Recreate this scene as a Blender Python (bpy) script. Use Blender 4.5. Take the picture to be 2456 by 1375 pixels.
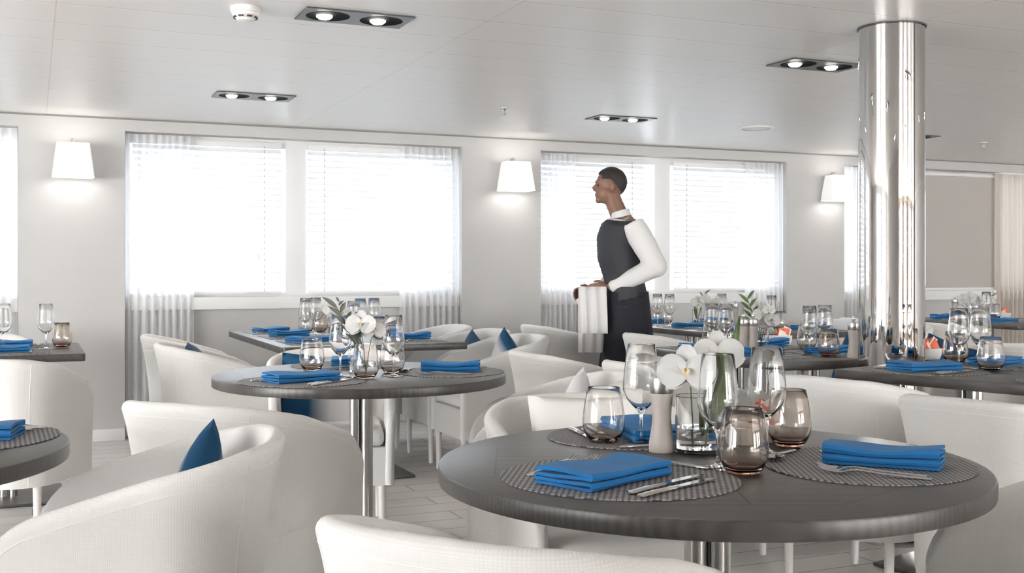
import bpy, bmesh, math, random
from mathutils import Vector, Matrix
random.seed(7)
PI = math.pi
for o in list(bpy.data.objects): bpy.data.objects.remove(o, do_unlink=True)
SC = bpy.context.scene; COL = SC.collection

# ------------------------------------------------------------ camera, world, light, exposure
TH = math.radians(23.3); CT, ST = math.cos(TH), math.sin(TH)
F = 2670.0; CAMZ = 1.13; HZ = 650.0
CEIL = 2.15; WALL = 7.85
cd = bpy.data.cameras.new('camera'); cam = bpy.data.objects.new('camera', cd); COL.objects.link(cam)
cam.location = (0, 0, CAMZ); cam.rotation_euler = (PI/2, 0, -TH)
cd.sensor_width = 36; cd.lens = F/2456*36; cd.shift_y = -37.5/2456; cd.clip_start = .05
SC.camera = cam
vs = SC.view_settings
vs.view_transform = 'Standard'; vs.look = 'None'; vs.gamma = 1; vs.use_curve_mapping = False
vs.exposure = 2.35
W = bpy.data.worlds.new('sky'); SC.world = W; W.use_nodes = True
bg = W.node_tree.nodes['Background']; bg.inputs[0].default_value = (.90, .95, 1, 1)
# hazy bright sky: the sun stands high on the side behind the camera, the sky past the far windows is dimmer
_t = W.node_tree; _c = _t.nodes.new('ShaderNodeTexCoord'); _s = _t.nodes.new('ShaderNodeSeparateXYZ'); _m = _t.nodes.new('ShaderNodeMapRange')
_t.links.new(_c.outputs['Generated'], _s.inputs[0]); _t.links.new(_s.outputs[1], _m.inputs[0]); _t.links.new(_m.outputs[0], bg.inputs[1])
for _i, _v in enumerate((-.25, .25, 6.4, 1.05)): _m.inputs[_i+1].default_value = _v
_r = _t.nodes.new('ShaderNodeMapRange'); _t.links.new(_s.outputs[1], _r.inputs[0])
for _i, _v in enumerate((-.25, .25, 0, 1)): _r.inputs[_i+1].default_value = _v
_x = _t.nodes.new('ShaderNodeMix'); _x.data_type = 'RGBA'; _t.links.new(_r.outputs[0], _x.inputs[0]); _x.inputs[6].default_value = (1, .985, .965, 1); _x.inputs[7].default_value = (.86, .93, 1, 1); _t.links.new(_x.outputs[2], bg.inputs[0])
LAMP_DOWN = 2.6; LAMP_WALL = .12

def V(r, f): return (r*CT + f*ST, -r*ST + f*CT)            # view frame (right, forward) -> room x, y
def G(px, py, z=.74):                                       # room point seen at a pixel on a level surface
    d = F*(CAMZ - z)/(py - HZ); return V((px - 1228)/F*d, d)
def rotof(x, y): return math.atan2(y, x) - PI/2             # turn local +Y to the direction x, y
def vrot(r, f): x, y = V(r, f); return rotof(x, y)

# ------------------------------------------------------------ materials
def mat(name, col=(.8,.8,.8), rough=.5, metal=0, spec=.5, **kw):
    m = bpy.data.materials.new(name); m.use_nodes = True
    b = m.node_tree.nodes['Principled BSDF']
    b.inputs['Base Color'].default_value = (*col, 1); b.inputs['Roughness'].default_value = rough
    b.inputs['Metallic'].default_value = metal; b.inputs['Specular IOR Level'].default_value = spec
    for k, v in kw.items(): b.inputs[k.replace('_', ' ')].default_value = v
    return m
class N:
    def __init__(s, m): s.m = m; s.t = m.node_tree; s.b = s.t.nodes.get('Principled BSDF')
    def n(s, ty, **kw):
        x = s.t.nodes.new(ty)
        for k, v in kw.items(): setattr(x, k, v)
        return x
    def l(s, a, b): s.t.links.new(a, b)
    def coord(s, which='Object', scale=(1,1,1), rot=(0,0,0)):
        c = s.n('ShaderNodeTexCoord'); mp = s.n('ShaderNodeMapping')
        mp.inputs['Scale'].default_value = scale; mp.inputs['Rotation'].default_value = rot
        s.l(c.outputs[which], mp.inputs[0]); return mp.outputs[0]
    def math(s, op, a, b=None, c=None):
        x = s.n('ShaderNodeMath', operation=op)
        for i, v in enumerate((a, b, c)):
            if v is None: continue
            if isinstance(v, (int, float)): x.inputs[i].default_value = v
            else: s.l(v, x.inputs[i])
        return x.outputs[0]
    def sep(s, v):
        x = s.n('ShaderNodeSeparateXYZ'); s.l(v, x.inputs[0]); return x.outputs
    def mix(s, f, a, b):
        x = s.n('ShaderNodeMix', data_type='RGBA')
        for i, v in ((0, f), (6, a), (7, b)):
            if isinstance(v, (int, float)): x.inputs[i].default_value = v
            elif isinstance(v, tuple): x.inputs[i].default_value = (*v, 1)
            else: s.l(v, x.inputs[i])
        return x.outputs[2]
    def noise(s, vec, scale=5, detail=3):
        x = s.n('ShaderNodeTexNoise'); x.inputs['Scale'].default_value = scale; x.inputs['Detail'].default_value = detail
        s.l(vec, x.inputs['Vector']); return x.outputs['Fac']
    def bump(s, h, strength=.3, dist=.002):
        x = s.n('ShaderNodeBump'); x.inputs['Strength'].default_value = strength; x.inputs['Distance'].default_value = dist
        s.l(h, x.inputs['Height']); s.l(x.outputs[0], s.b.inputs['Normal'])
    def col(s, c): s.l(c, s.b.inputs['Base Color'])

M = {}
M['wall'] = mat('painted_wall', (.55,.543,.537), .55)
a = N(M['wall']); v = a.coord('Object'); a.bump(a.noise(v, 260, 2), .06, .001)
M['trim'] = mat('trim_paint', (.80,.80,.80), .4)
# ceiling of enamelled metal strips
M['ceiling'] = mat('ceiling_strips', (.88,.86,.84), .36, spec=.5)
a = N(M['ceiling']); v = a.coord('Object'); x, y, z = a.sep(v)
fy = a.math('FRACT', a.math('DIVIDE', a.math('ADD', y, 100.8-.005-7.085+.36*0), .36))
gap = a.math('LESS_THAN', fy, .02)
lip = a.math('MULTIPLY', a.math('GREATER_THAN', fy, .02), a.math('LESS_THAN', fy, .055))
fx = a.math('FRACT', a.math('DIVIDE', a.math('ADD', x, 162.5-.08), 1.625))
jx = a.math('LESS_THAN', fx, .003)
c1 = a.mix(a.math('MULTIPLY', lip, .55), (.87,.85,.83), (.98,.97,.95))
c2 = a.mix(a.math('MULTIPLY', gap, .6), c1, (.50,.48,.46))
c3 = a.mix(a.math('MULTIPLY', jx, .5), c2, (.55,.53,.51))
a.col(c3); h = a.math('SUBTRACT', 1, a.math('MAXIMUM', gap, jx)); a.bump(h, .5, .003)
M['floor'] = mat('washed_plank_floor', (.5,.47,.44), .42)
a = N(M['floor']); v = a.coord('Object')
br = a.n('ShaderNodeTexBrick'); br.offset = .5; a.l(v, br.inputs['Vector'])
for k, val in (('Scale', 1), ('Brick Width', 1.2), ('Row Height', .17), ('Mortar Size', .003), ('Mortar Smooth', .1), ('Bias', 0)): br.inputs[k].default_value = val
br.inputs['Color1'].default_value = (.74,.71,.68,1); br.inputs['Color2'].default_value = (.66,.635,.61,1); br.inputs['Mortar'].default_value = (.14,.13,.12,1)
nz = a.noise(a.coord('Object', (1.5, 26, 1)), 3, 4)
a.col(a.mix(a.math('MULTIPLY', nz, .35), br.outputs['Color'], (.45,.43,.41))); a.bump(br.outputs['Fac'], -.3, .002)
# woven chair fabric
def fabric(name, col, per=.0042, st=.55, rough=.7):
    m = mat(name, col, rough, spec=.25); a = N(m); v = a.coord('UV'); x, y, z = a.sep(v)
    sx = a.math('SINE', a.math('MULTIPLY', x, 2*PI/per)); sy = a.math('SINE', a.math('MULTIPLY', y, 2*PI/per))
    h = a.math('MULTIPLY', a.math('ADD', sx, 1), a.math('ADD', sy, 1))
    a.bump(h, st, .0006)
    dark = tuple(c*.90 for c in col)
    a.col(a.mix(a.math('MULTIPLY', h, .25), dark, col)); return m
M['fabric'] = fabric('white_mesh_fabric', (.79,.78,.765), st=.2)
M['seatfab'] = fabric('white_seat_fabric', (.79,.78,.765), .003, .3)
M['piping'] = mat('white_piping', (.80,.79,.77), .6)
M['whiteleg'] = mat('white_lacquered_leg', (.74,.72,.71), .3)
# dark stained oak
def wood(name, ca, cb, rough, plank=None, radial=False, grain=(2.5, 70, 14)):
    m = mat(name, ca, rough, spec=.5); a = N(m); v = a.coord('Object', grain)
    n1 = a.noise(v, 1.6, 5); w = a.n('ShaderNodeTexWave', wave_type='BANDS', bands_direction='Y')
    w.inputs['Scale'].default_value = 1.2; w.inputs['Distortion'].default_value = 6; w.inputs['Detail'].default_value = 3
    a.l(a.coord('Object', (grain[0]*.6, grain[1]*.5, grain[2]*.5)), w.inputs['Vector'])
    g = a.math('ADD', a.math('MULTIPLY', n1, .65), a.math('MULTIPLY', w.outputs['Fac'], .35))
    c = a.mix(g, ca, cb)
    hh = g
    if plank:
        x, y, z = a.sep(a.coord('Object'))
        ax, ay = a.math('ABSOLUTE', x), a.math('ABSOLUTE', y)
        if radial:
            o = a.math('MAXIMUM', a.math('MAXIMUM', ax, ay), a.math('MULTIPLY', a.math('ADD', ax, ay), .74))
            lim = .43
            ins = a.math('LESS_THAN', o, lim)
            ring = a.math('MULTIPLY', a.math('GREATER_THAN', o, lim), a.math('LESS_THAN', o, lim+.0035))
            fr = a.math('FRACT', a.math('DIVIDE', a.math('ADD', y, 10), plank))
            ln = a.math('MULTIPLY', a.math('LESS_THAN', fr, .075), ins)
            cx = a.math('MULTIPLY', a.math('LESS_THAN', ax, .002), ins)
            an = a.math('ARCTAN2', y, x); fa = a.math('FRACT', a.math('DIVIDE', a.math('ADD', an, 10*PI/4 + .39), PI/4))
            rad = a.math('MULTIPLY', a.math('LESS_THAN', fa, .004), a.math('SUBTRACT', 1, ins))
            line = a.math('MAXIMUM', a.math('MAXIMUM', ring, ln), a.math('MAXIMUM', cx, rad))
        else:
            fr = a.math('FRACT', a.math('DIVIDE', a.math('ADD', x, 10), plank)); line = a.math('LESS_THAN', fr, .035)
        top = a.math('GREATER_THAN', z, -.001); line = a.math('MULTIPLY', line, top)
        c = a.mix(a.math('MULTIPLY', line, .95), c, (.004,.0035,.003))
        hh = a.math('SUBTRACT', a.math('MULTIPLY', g, .12), line)
    a.col(c); a.bump(hh, .35, .0015); return m
M['oak_round'] = wood('grey_stained_oak_round', (.032,.029,.027), (.095,.086,.081), .33, .05, True)
M['oak_rect'] = wood('grey_stained_oak_rect', (.032,.029,.027), (.095,.086,.081), .33, .09, False, (60, 3, 60))
M['oak'] = wood('grey_stained_oak', (.06,.054,.051), (.09,.083,.08), .45)
M['steel'] = mat('brushed_steel', (.50,.49,.48), .28, 1)
M['plate'] = mat('dark_base_plate', (.10,.095,.09), .35, .3)
M['chrome'] = mat('polished_chrome', (.62,.61,.60), .025, 1)
a = N(M['chrome']); v = a.coord('Object', (5, 5, .35)); a.bump(a.noise(v, 1.6, 2), .16, .02)
M['cutlery'] = mat('cutlery_steel', (.58,.57,.56), .12, 1)
M['mirror_trim'] = mat('satin_metal', (.72,.71,.69), .3, 1)
M['black'] = mat('black_baffle', (.008,.008,.009), .8, spec=.1)
M['frame_grey'] = mat('grey_downlight_frame', (.055,.06,.07), .35, 0)
M['detector'] = mat('white_plastic', (.85,.84,.82), .35)
M['slot'] = mat('dark_slot', (.05,.05,.05), .6)
def emis(name, col, s):
    m = mat(name, (.9,.9,.9), .5); b = m.node_tree.nodes['Principled BSDF']
    b.inputs['Emission Color'].default_value = (*col, 1); b.inputs['Emission Strength'].default_value = s; return m
M['bulb'] = emis('lit_bulb', (1,.95,.86), 4)
M['shade'] = emis('lit_lamp_shade', (1,.98,.95), .05)
# glass
def glass(name, col=(1,1,1), rough=0, ior=1.45):
    m = mat(name, col, rough, Transmission_Weight=1.0, IOR=ior); return m
M['glass'] = glass('clear_glass', (.985,.99,.99))
def tint(name, bot, low, top):
    m = glass(name); a = N(m); x, y, z = a.sep(a.coord('Object'))
    r = a.n('ShaderNodeValToRGB'); a.l(a.math('DIVIDE', z, .125), r.inputs[0])
    e = r.color_ramp.elements; e[0].position = 0; e[0].color = (*bot, 1); e[1].position = 1; e[1].color = (*top, 1)
    k = e.new(.22); k.color = (*low, 1)
    a.col(r.outputs[0]); return m
M['smoke'] = tint('smoky_brown_glass', (.42,.15,.07), (.90,.86,.82), (.83,.76,.70))
M['pale'] = tint('pale_smoked_glass', (.62,.42,.28), (.955,.945,.93), (.975,.97,.965))
def seethrough(name, col, fac_t, transl, rough=.6):
    m = bpy.data.materials.new(name); m.use_nodes = True; t = m.node_tree; t.nodes.remove(t.nodes['Principled BSDF'])
    out = t.nodes['Material Output']
    tr = t.nodes.new('ShaderNodeBsdfTransparent'); df = t.nodes.new('ShaderNodeBsdfDiffuse'); tl = t.nodes.new('ShaderNodeBsdfTranslucent')
    df.inputs[0].default_value = (*col, 1); tl.inputs[0].default_value = (*col, 1)
    m1 = t.nodes.new('ShaderNodeMixShader'); m1.inputs[0].default_value = transl
    m2 = t.nodes.new('ShaderNodeMixShader'); m2.inputs[0].default_value = 1 - fac_t
    t.links.new(df.outputs[0], m1.inputs[1]); t.links.new(tl.outputs[0], m1.inputs[2])
    t.links.new(tr.outputs[0], m2.inputs[1]); t.links.new(m1.outputs[0], m2.inputs[2]); t.links.new(m2.outputs[0], out.inputs[0])
    return m
M['sheer'] = seethrough('sheer_curtain_cloth', (.94,.94,.95), .16, .55)
M['slat'] = seethrough('white_blind_slat', (.80,.81,.82), 0, .08)
M['drape'] = seethrough('beige_drape', (.60,.55,.50), 0, .2)
M['roller'] = seethrough('grey_roller_blind', (.50,.47,.45), 0, .03)
def pane(name):
    m = bpy.data.materials.new(name); m.use_nodes = True; t = m.node_tree; t.nodes.remove(t.nodes['Principled BSDF'])
    out = t.nodes['Material Output']; tr = t.nodes.new('ShaderNodeBsdfTransparent'); gl = t.nodes.new('ShaderNodeBsdfGlossy')
    gl.inputs['Roughness'].default_value = .02; mx = t.nodes.new('ShaderNodeMixShader')
    mx.inputs[0].default_value = .05; t.links.new(tr.outputs[0], mx.inputs[1]); t.links.new(gl.outputs[0], mx.inputs[2]); t.links.new(mx.outputs[0], out.inputs[0])
    return m
M['pane'] = pane('window_glass')
def cloth(name, col):
    m = mat(name, col, .75, spec=.15, Sheen_Weight=.08); a = N(m); v = a.coord('Object', (1,1,1))
    a.bump(a.noise(v, 900, 2), .25, .0006)
    a.col(a.mix(a.math('MULTIPLY', a.noise(v, 18, 2), .5), col, tuple(c*.82 for c in col))); return m
M['blue'] = cloth('blue_linen', (.02,.165,.42))
def ombre(name, lo, hi, p0, p1):
    m = mat(name, hi, .7, spec=.2); a = N(m); x, y, z = a.sep(a.coord('Generated'))
    r = a.n('ShaderNodeValToRGB'); a.l(y, r.inputs[0]); e = r.color_ramp.elements
    e[0].position = p0; e[0].color = (*lo, 1); e[1].position = p1; e[1].color = (*hi, 1)
    a.col(r.outputs[0]); a.bump(a.noise(a.coord('Object'), 500, 2), .15, .0008); return m
M['pillow'] = ombre('blue_to_white_ombre_cloth', (.70,.70,.72), (.010,.065,.15), .74, .90)
M['pillowside'] = ombre('side_ombre_cloth', (.62,.62,.64), (.010,.065,.15), .35, .62)
M['pillowblue'] = ombre('deep_blue_cloth', (.016,.085,.18), (.007,.045,.11), .1, .9)
M['pillowwhite'] = mat('white_cushion_cloth', (.86,.85,.83), .7)
M['petal'] = mat('white_petal', (.60,.60,.59), .5, Subsurface_Weight=.15, Subsurface_Radius=(.01,.01,.01))
M['petal_heart'] = mat('petal_heart', (.72,.62,.40), .5)
M['leaf'] = mat('green_leaf', (.10,.16,.045), .4)
M['leafgrey'] = mat('grey_green_leaf', (.15,.17,.14), .5)
M['stem'] = mat('green_stem', (.12,.16,.07), .5)
M['water'] = glass('water', (.97,.98,.97), 0, 1.33)
M['mill'] = wood('washed_wood_mill', (.36,.32,.29), (.48,.43,.40), .5, grain=(30,30,3))
M['china'] = mat('white_china', (.84,.84,.83), .18)
M['orange'] = mat('orange_paper', (.80,.13,.04), .5)
M['paper'] = mat('white_paper', (.84,.82,.78), .6)
# woven place mat
M['mat'] = mat('woven_mat', (.3,.3,.3), .6)
a = N(M['mat']); v = a.coord('Object', (1,1,1), (0,0,.4)); x, y, z = a.sep(v); per = .0075
u_ = a.math('DIVIDE', a.math('ADD', x, 9), per); w_ = a.math('DIVIDE', a.math('ADD', y, 9), per)
ch = a.math('MODULO', a.math('ADD', a.math('FLOOR', u_), a.math('FLOOR', w_)), 2)
nz = a.noise(a.coord('Object', (1,1,1)), 220, 2)
lite = a.mix(nz, (.46,.44,.42), (.20,.19,.20)); a.col(a.mix(ch, (.065,.06,.065), lite))
hx = a.math('SINE', a.math('MULTIPLY', u_, 2*PI)); hy = a.math('SINE', a.math('MULTIPLY', w_, 2*PI))
a.bump(a.math('ADD', a.math('MULTIPLY', ch, .7), a.math('MULTIPLY', a.math('ADD', hx, hy), .25)), .6, .0015)
M['skin'] = mat('skin', (.24,.13,.085), .5)
M['hair'] = mat('dark_hair', (.03,.025,.022), .6)
M['vest'] = mat('charcoal_waistcoat', (.03,.032,.04), .7)
M['trousers'] = mat('black_apron_cloth', (.008,.009,.018), .75)
M['shirt'] = mat('white_shirt', (.74,.73,.73), .7)
M['shoe'] = mat('black_shoe', (.01,.01,.01), .3)

# ------------------------------------------------------------ mesh helpers
def B(): return bmesh.new()
def box(bm, c, s, bev=0, rz=0, seg=2):
    r = bmesh.ops.create_cube(bm, size=1); vv = r['verts']
    bmesh.ops.scale(bm, verts=vv, vec=s)
    if bev:
        es = list({e for v in vv for e in v.link_edges})
        r2 = bmesh.ops.bevel(bm, geom=es, offset=bev, segments=seg, profile=.5, affect='EDGES')
        vv = list({v for v in r2['verts']} | {v for v in vv if v.is_valid})
    if rz: bmesh.ops.rotate(bm, verts=vv, cent=(0,0,0), matrix=Matrix.Rotation(rz, 3, 'Z'))
    bmesh.ops.translate(bm, verts=vv, vec=c); return vv
def lathe(bm, prof, seg=32, c=(0,0,0), closed=False):
    rings = []
    for r, z in prof:
        if r < 1e-6: rings.append([bm.verts.new((c[0], c[1], c[2]+z))])
        else: rings.append([bm.verts.new((c[0]+r*math.cos(2*PI*i/seg), c[1]+r*math.sin(2*PI*i/seg), c[2]+z)) for i in range(seg)])
    pr = list(zip(rings, rings[1:])) + ([(rings[-1], rings[0])] if closed else [])
    for A, C in pr:
        for i in range(seg):
            j = (i+1) % seg
            if len(A) == 1 and len(C) == 1: continue
            if len(A) == 1: f = [A[0], C[j], C[i]]
            elif len(C) == 1: f = [A[i], A[j], C[0]]
            else: f = [A[i], A[j], C[j], C[i]]
            bm.faces.new(f)
    return rings
def cyl(bm, c, r, h, seg=24, r2=None, bev=.0):
    r2 = r if r2 is None else r2
    if bev: lathe(bm, [(0,0),(r-bev,0),(r,bev),(r2,h-bev),(r2-bev,h),(0,h)], seg, c)
    else: lathe(bm, [(0,0),(r,0),(r2,h),(0,h)], seg, c)
def tube(bm, pts, r, seg=8, cap=True):
    pts = [Vector(p) for p in pts]; rings = []; up = Vector((0,0,1)); prev = None
    for i, p in enumerate(pts):
        t = (pts[min(i+1, len(pts)-1)] - pts[max(i-1, 0)]).normalized()
        n = (prev - t*prev.dot(t)) if prev is not None else (up.cross(t) if abs(t.z) < .95 else Vector((1,0,0)).cross(t))
        n.normalize(); prev = n; b = t.cross(n); rr = r[i] if isinstance(r, (list, tuple)) else r
        rings.append([bm.verts.new(p + n*rr*math.cos(2*PI*k/seg) + b*rr*math.sin(2*PI*k/seg)) for k in range(seg)])
    for A, C in zip(rings, rings[1:]):
        for k in range(seg): bm.faces.new([A[k], A[(k+1)%seg], C[(k+1)%seg], C[k]])
    if cap and len(rings) > 1:
        bm.faces.new(rings[0][::-1]); bm.faces.new(rings[-1])
def prism(bm, pts, z0, z1, bev=0, seg=2):
    lo = [bm.verts.new((x, y, z0)) for x, y in pts]; hi = [bm.verts.new((x, y, z1)) for x, y in pts]
    n = len(pts); bm.faces.new(lo[::-1]); bm.faces.new(hi)
    for i in range(n): bm.faces.new([lo[i], lo[(i+1)%n], hi[(i+1)%n], hi[i]])
    if bev:
        es = [e for e in bm.edges if abs(e.verts[0].co.z - e.verts[1].co.z) < 1e-6]
        bmesh.ops.bevel(bm, geom=es, offset=bev, segments=seg, profile=.5, affect='EDGES')
def grid(bm, f, nu, nv, uvscale=None):
    uvl = bm.loops.layers.uv.verify() if uvscale else None
    vv = [[bm.verts.new(f(i/nu, j/nv)) for j in range(nv+1)] for i in range(nu+1)]
    for i in range(nu):
        for j in range(nv): bm.faces.new([vv[i][j], vv[i+1][j], vv[i+1][j+1], vv[i][j+1]])
    return vv
def obj(name, bm, m, parent=None, ang=35, recalc=True, smooth=True):
    if recalc: bmesh.ops.recalc_face_normals(bm, faces=bm.faces)
    me = bpy.data.meshes.new(name); bm.to_mesh(me); bm.free()
    if smooth:
        for p in me.polygons: p.use_smooth = True
        me.set_sharp_from_angle(angle=math.radians(ang))
    o = bpy.data.objects.new(name, me); COL.objects.link(o)
    if m: me.materials.append(M[m] if isinstance(m, str) else m)
    if parent: o.parent = parent
    return o
def tag(o, label, cat, group=None, kind=None):
    o['label'] = label; o['category'] = cat
    if group: o['group'] = group
    if kind: o['kind'] = kind
    return o
def thing(name, label, cat, group=None):
    o = bpy.data.objects.new(name, None); COL.objects.link(o); o.empty_display_size = .1
    return tag(o, label, cat, group)
def place(o, x, y, z=0, rz=0): o.location = (x, y, z); o.rotation_euler = (0, 0, rz); return o
def struct(name, bm, m, ang=30):
    o = obj(name, bm, m, None, ang); o['kind'] = 'structure'; return o
def dup(src, label=None, group=None):
    r = src.copy(); COL.objects.link(r)
    for ch in list(src.children):
        c = ch.copy(); COL.objects.link(c); c.parent = r
        for g in list(ch.children):
            d = g.copy(); COL.objects.link(d); d.parent = c
    if label: r['label'] = label
    if group: r['group'] = group
    return r
class Proto:                       # first use places the prototype itself, later uses copy it
    def __init__(s, o): s.o = o; s.used = False
    def get(s, label, group=None):
        if s.used: o = dup(s.o, label, group)
        else: o = s.o; s.used = True; o['label'] = label
        if group: o['group'] = group
        return o

# ------------------------------------------------------------ room shell
XL, XR, YB = -6.0, 12.0, -7.5
b = B(); box(b, ((XL+XR)/2, (YB+8.3)/2, -.05), (XR-XL+.4, 8.3-YB+.4, .1)); struct('floor', b, 'floor')
b = B(); box(b, ((XL+XR)/2, (YB+8.3)/2, CEIL+.05), (XR-XL+.4, 8.3-YB+.4, .1)); struct('ceiling', b, 'ceiling')
WT = 2.065; WB = .95; NB = WALL + .12     # niche back face
wins = [(-2.69, -.086), (.567, 2.971), (3.624, 5.95), (6.568, 8.95), (9.6, 11.9)]
b = B()
box(b, ((XL+XR)/2, WALL+.15, (WT+CEIL)/2), (XR-XL+.4, .3, CEIL-WT))                     # header
px0 = XL-.2
for x0, x1 in wins + [(XR+.2, 0)]:
    box(b, ((px0+x0)/2, WALL+.15, WT/2), (x0-px0, .3, WT)); px0 = x1
for x0, x1 in wins: box(b, ((x0+x1)/2, NB+.09, WB/2), (x1-x0, .18, WB))                  # wall below the glass
struct('wall_back', b, 'wall')
side = [(-6.9,-4.5), (-1.1,1.3), (1.8,4.2)]  # unseen window openings, added to bring in daylight from the left
b = B(); yc, yl = .35, 16.1
box(b, (XL-.1, yc, (2.05+CEIL)/2), (.2, yl, CEIL-2.05)); box(b, (XL-.1, yc, .175), (.2, yl, .35)); p0 = yc-yl/2
for y0, y1 in side + [(yc+yl/2, 0)]: box(b, (XL-.1, (p0+y0)/2, 1.2), (.2, y0-p0, 1.70)); p0 = y1
struct('wall_left', b, 'wall')
for i, (y0, y1) in enumerate(side):
    b = B(); ym = (y0+y1)/2
    for sy in (y0+.03, ym, y1-.03): box(b, (XL-.08, sy, 1.2), (.08, .06, 1.70))
    for sz in (.38, 2.02): box(b, (XL-.08, ym, sz), (.08, y1-y0, .06))
    fo = struct('window_%d' % (i+11), b, 'trim')  # frame of an added window out of view
    b = B(); box(b, (XL-.06, ym, 1.2), (.006, y1-y0, 1.64)); obj('pane', b, 'pane', fo)
b = B(); box(b, (XR+.1, .35, CEIL/2), (.2, 16.1, CEIL)); struct('wall_right', b, 'wall')
b = B()
rear = [(-5.6,-3.2), (-2.6,-.2), (.3,2.7), (3.2,5.6), (6.1,8.5), (9.0,11.4)]
box(b, ((XL+XR)/2, YB-.1, (2.05+CEIL)/2), (XR-XL, .2, CEIL-2.05)); box(b, ((XL+XR)/2, YB-.1, .15), (XR-XL, .2, .3))
px0 = XL
for x0, x1 in rear + [(XR, 0)]:
    box(b, ((px0+x0)/2, YB-.1, 1.175), (x0-px0, .2, 1.75)); px0 = x1
struct('wall_rear', b, mat('brown_wall', (.42,.36,.32), .5))
b = B(); box(b, (-.7, -1.25, CEIL/2), (5.0, .14, CEIL)); struct('light_blocking_wall', b, mat('taupe_light_blocker', (.62,.58,.55), .5))  # unseen panel added behind the camera to keep daylight off the near chairs
for i, (x0, x1) in enumerate(rear):
    b = B(); xm = (x0+x1)/2
    for sx in (x0+.03, xm, x1-.03): box(b, (sx, YB-.08, 1.175), (.06, .08, 1.75))
    for sz in (.33, 2.02): box(b, (xm, YB-.08, sz), (x1-x0, .08, .06))
    fo = struct('window_%d' % (i+20), b, 'trim')
    b = B(); box(b, (xm, YB-.06, 1.175), (x1-x0, .006, 1.7)); obj('pane', b, 'pane', fo)
# windows of the back wall: frame, mullion, pane, sill
for i, (x0, x1) in enumerate(wins):
    xm = (x0+x1)/2 - .03*(i == 1); y = NB+.03
    b = B()
    for sx, w in ((x0+.02, .04), (x1-.02, .04), (xm, .15)): box(b, (sx, y, (WT+WB)/2), (w, .06, WT-WB), .004)
    for sz, h in ((WT-.03, .06), (WB+.0, .05)): box(b, (xm, y, sz), (x1-x0, .058, h))
    fo = struct('window_%d' % (i+1), b, 'trim')
    for s in (0, 1):
        xa, xb = (x0+.04, xm-.075) if s == 0 else (xm+.075, x1-.04)
        b = B(); box(b, ((xa+xb)/2, NB+.10, (WT+WB)/2), (xb-xa, .006, WT-WB)); obj('pane', b, 'pane', fo)
    b = B(); box(b, ((x0+x1)/2, NB-.035, WB-.045), (x1-x0-.002, .07, .085), .004); obj('sill', b, 'trim', fo)
b = B(); box(b, ((XL+XR)/2, WALL-.006, .05), (XR-XL, .012, .1), .003)
b.free()
px0 = XL
for k, (x0, x1) in enumerate(wins + [(XR, 0)]):
    b = B(); box(b, ((px0+x0)/2, WALL-.006, .04), (x0-px0, .012, .08), .003); struct('baseboard_back' if k == 0 else 'baseboard_back', b, 'trim'); px0 = x1
b = B(); box(b, ((XL+XR)/2, WALL-.004, CEIL-.006), (XR-XL, .008, .008)); struct('shadow_line', b, mat('painted_shadow_line', (.25,.24,.23), .6))  # dark strip painted as the shadow line where wall meets ceiling

M['brown_drape'] = mat('brown_drape_cloth', (.20,.14,.11), .8)
def rear_drape(x0, x1):
    w = x1-x0; b = B()
    grid(b, lambda u, v: (w*(u-.5), .03*math.sin(u*w*60), .02 + 2.05*v), int(w*160), 2)
    o = obj('curtain', b, 'brown_drape', None, 80, recalc=False); tag(o, 'brown drape beside a window behind the camera', 'curtain', 'brown drapes behind the camera'); place(o, (x0+x1)/2, YB+.12, 0)
for _x0, _x1 in rear: rear_drape(_x0-.05, _x0+.35); rear_drape(_x1-.35, _x1+.05); rear_drape((_x0+_x1)/2-.12, (_x0+_x1)/2+.12)
# venetian blinds
def blind(x0, x1, label, tilt=.78, group='white slatted blinds on the windows'):
    t = thing('venetian_blind', label, 'blind', group); place(t, (x0+x1)/2, NB-.012, 0); w = x1-x0
    b = B(); box(b, (0, 0, WT-.045), (w, .05, .04), .003); obj('head_rail', b, 'trim', t)
    b = B(); n = 24; zt, zb = WT-.085, WB+.05
    for k in range(n):
        z = zt - (zt-zb)*k/(n-1)
        def f(u, v, z=z):
            q = v-.5; yy = q*.048*math.cos(tilt); return (w*(u-.5), yy, z + q*.048*math.sin(tilt) + .004*(1-4*q*q))
        vv = grid(b, f, 1, 4)
    obj('slats', b, 'slat', t, 60, recalc=False)
    b = B(); box(b, (0, 0, WB+.025), (w, .05, .02), .004); obj('bottom_rail', b, 'trim', t)
    for sx in (-.5*w+.12, .5*w-.12):
        b = B(); tube(b, [(sx, -.027, WT-.05), (sx, -.027, WB+.03)], .0014, 5); obj('lift_cord', b, 'frame_grey', t)
    b = B(); tube(b, [(.5*w-.16, -.032, WT-.05), (.5*w-.165, -.032, 1.25)], .001, 5); lathe(b, [(0,0),(.008,0),(.003,.035),(0,.035)], 8, (.5*w-.165, -.032, 1.215))
    obj('pull_cord', b, 'trim', t); return t
names = {1: ('left window behind the far left table', 'left window nearest its right curtain'), 2: ('middle window behind the waiter', 'middle window, right half')}
blind(.62, 1.63, 'white slatted blind in the left half of the window between the first two wall lamps')
blind(1.82, 2.92, 'white slatted blind in the right half of the window between the first two wall lamps')
blind(3.675, 4.60, 'white slatted blind behind the walking waiter')
blind(4.88, 5.90, 'white slatted blind right of the waiter in the next window half')
blind(-2.6, -1.5, 'white slatted blind in the window at the far left edge'); blind(-1.3, -.17, 'white slatted blind hidden behind the sheer curtain at the left edge')

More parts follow.
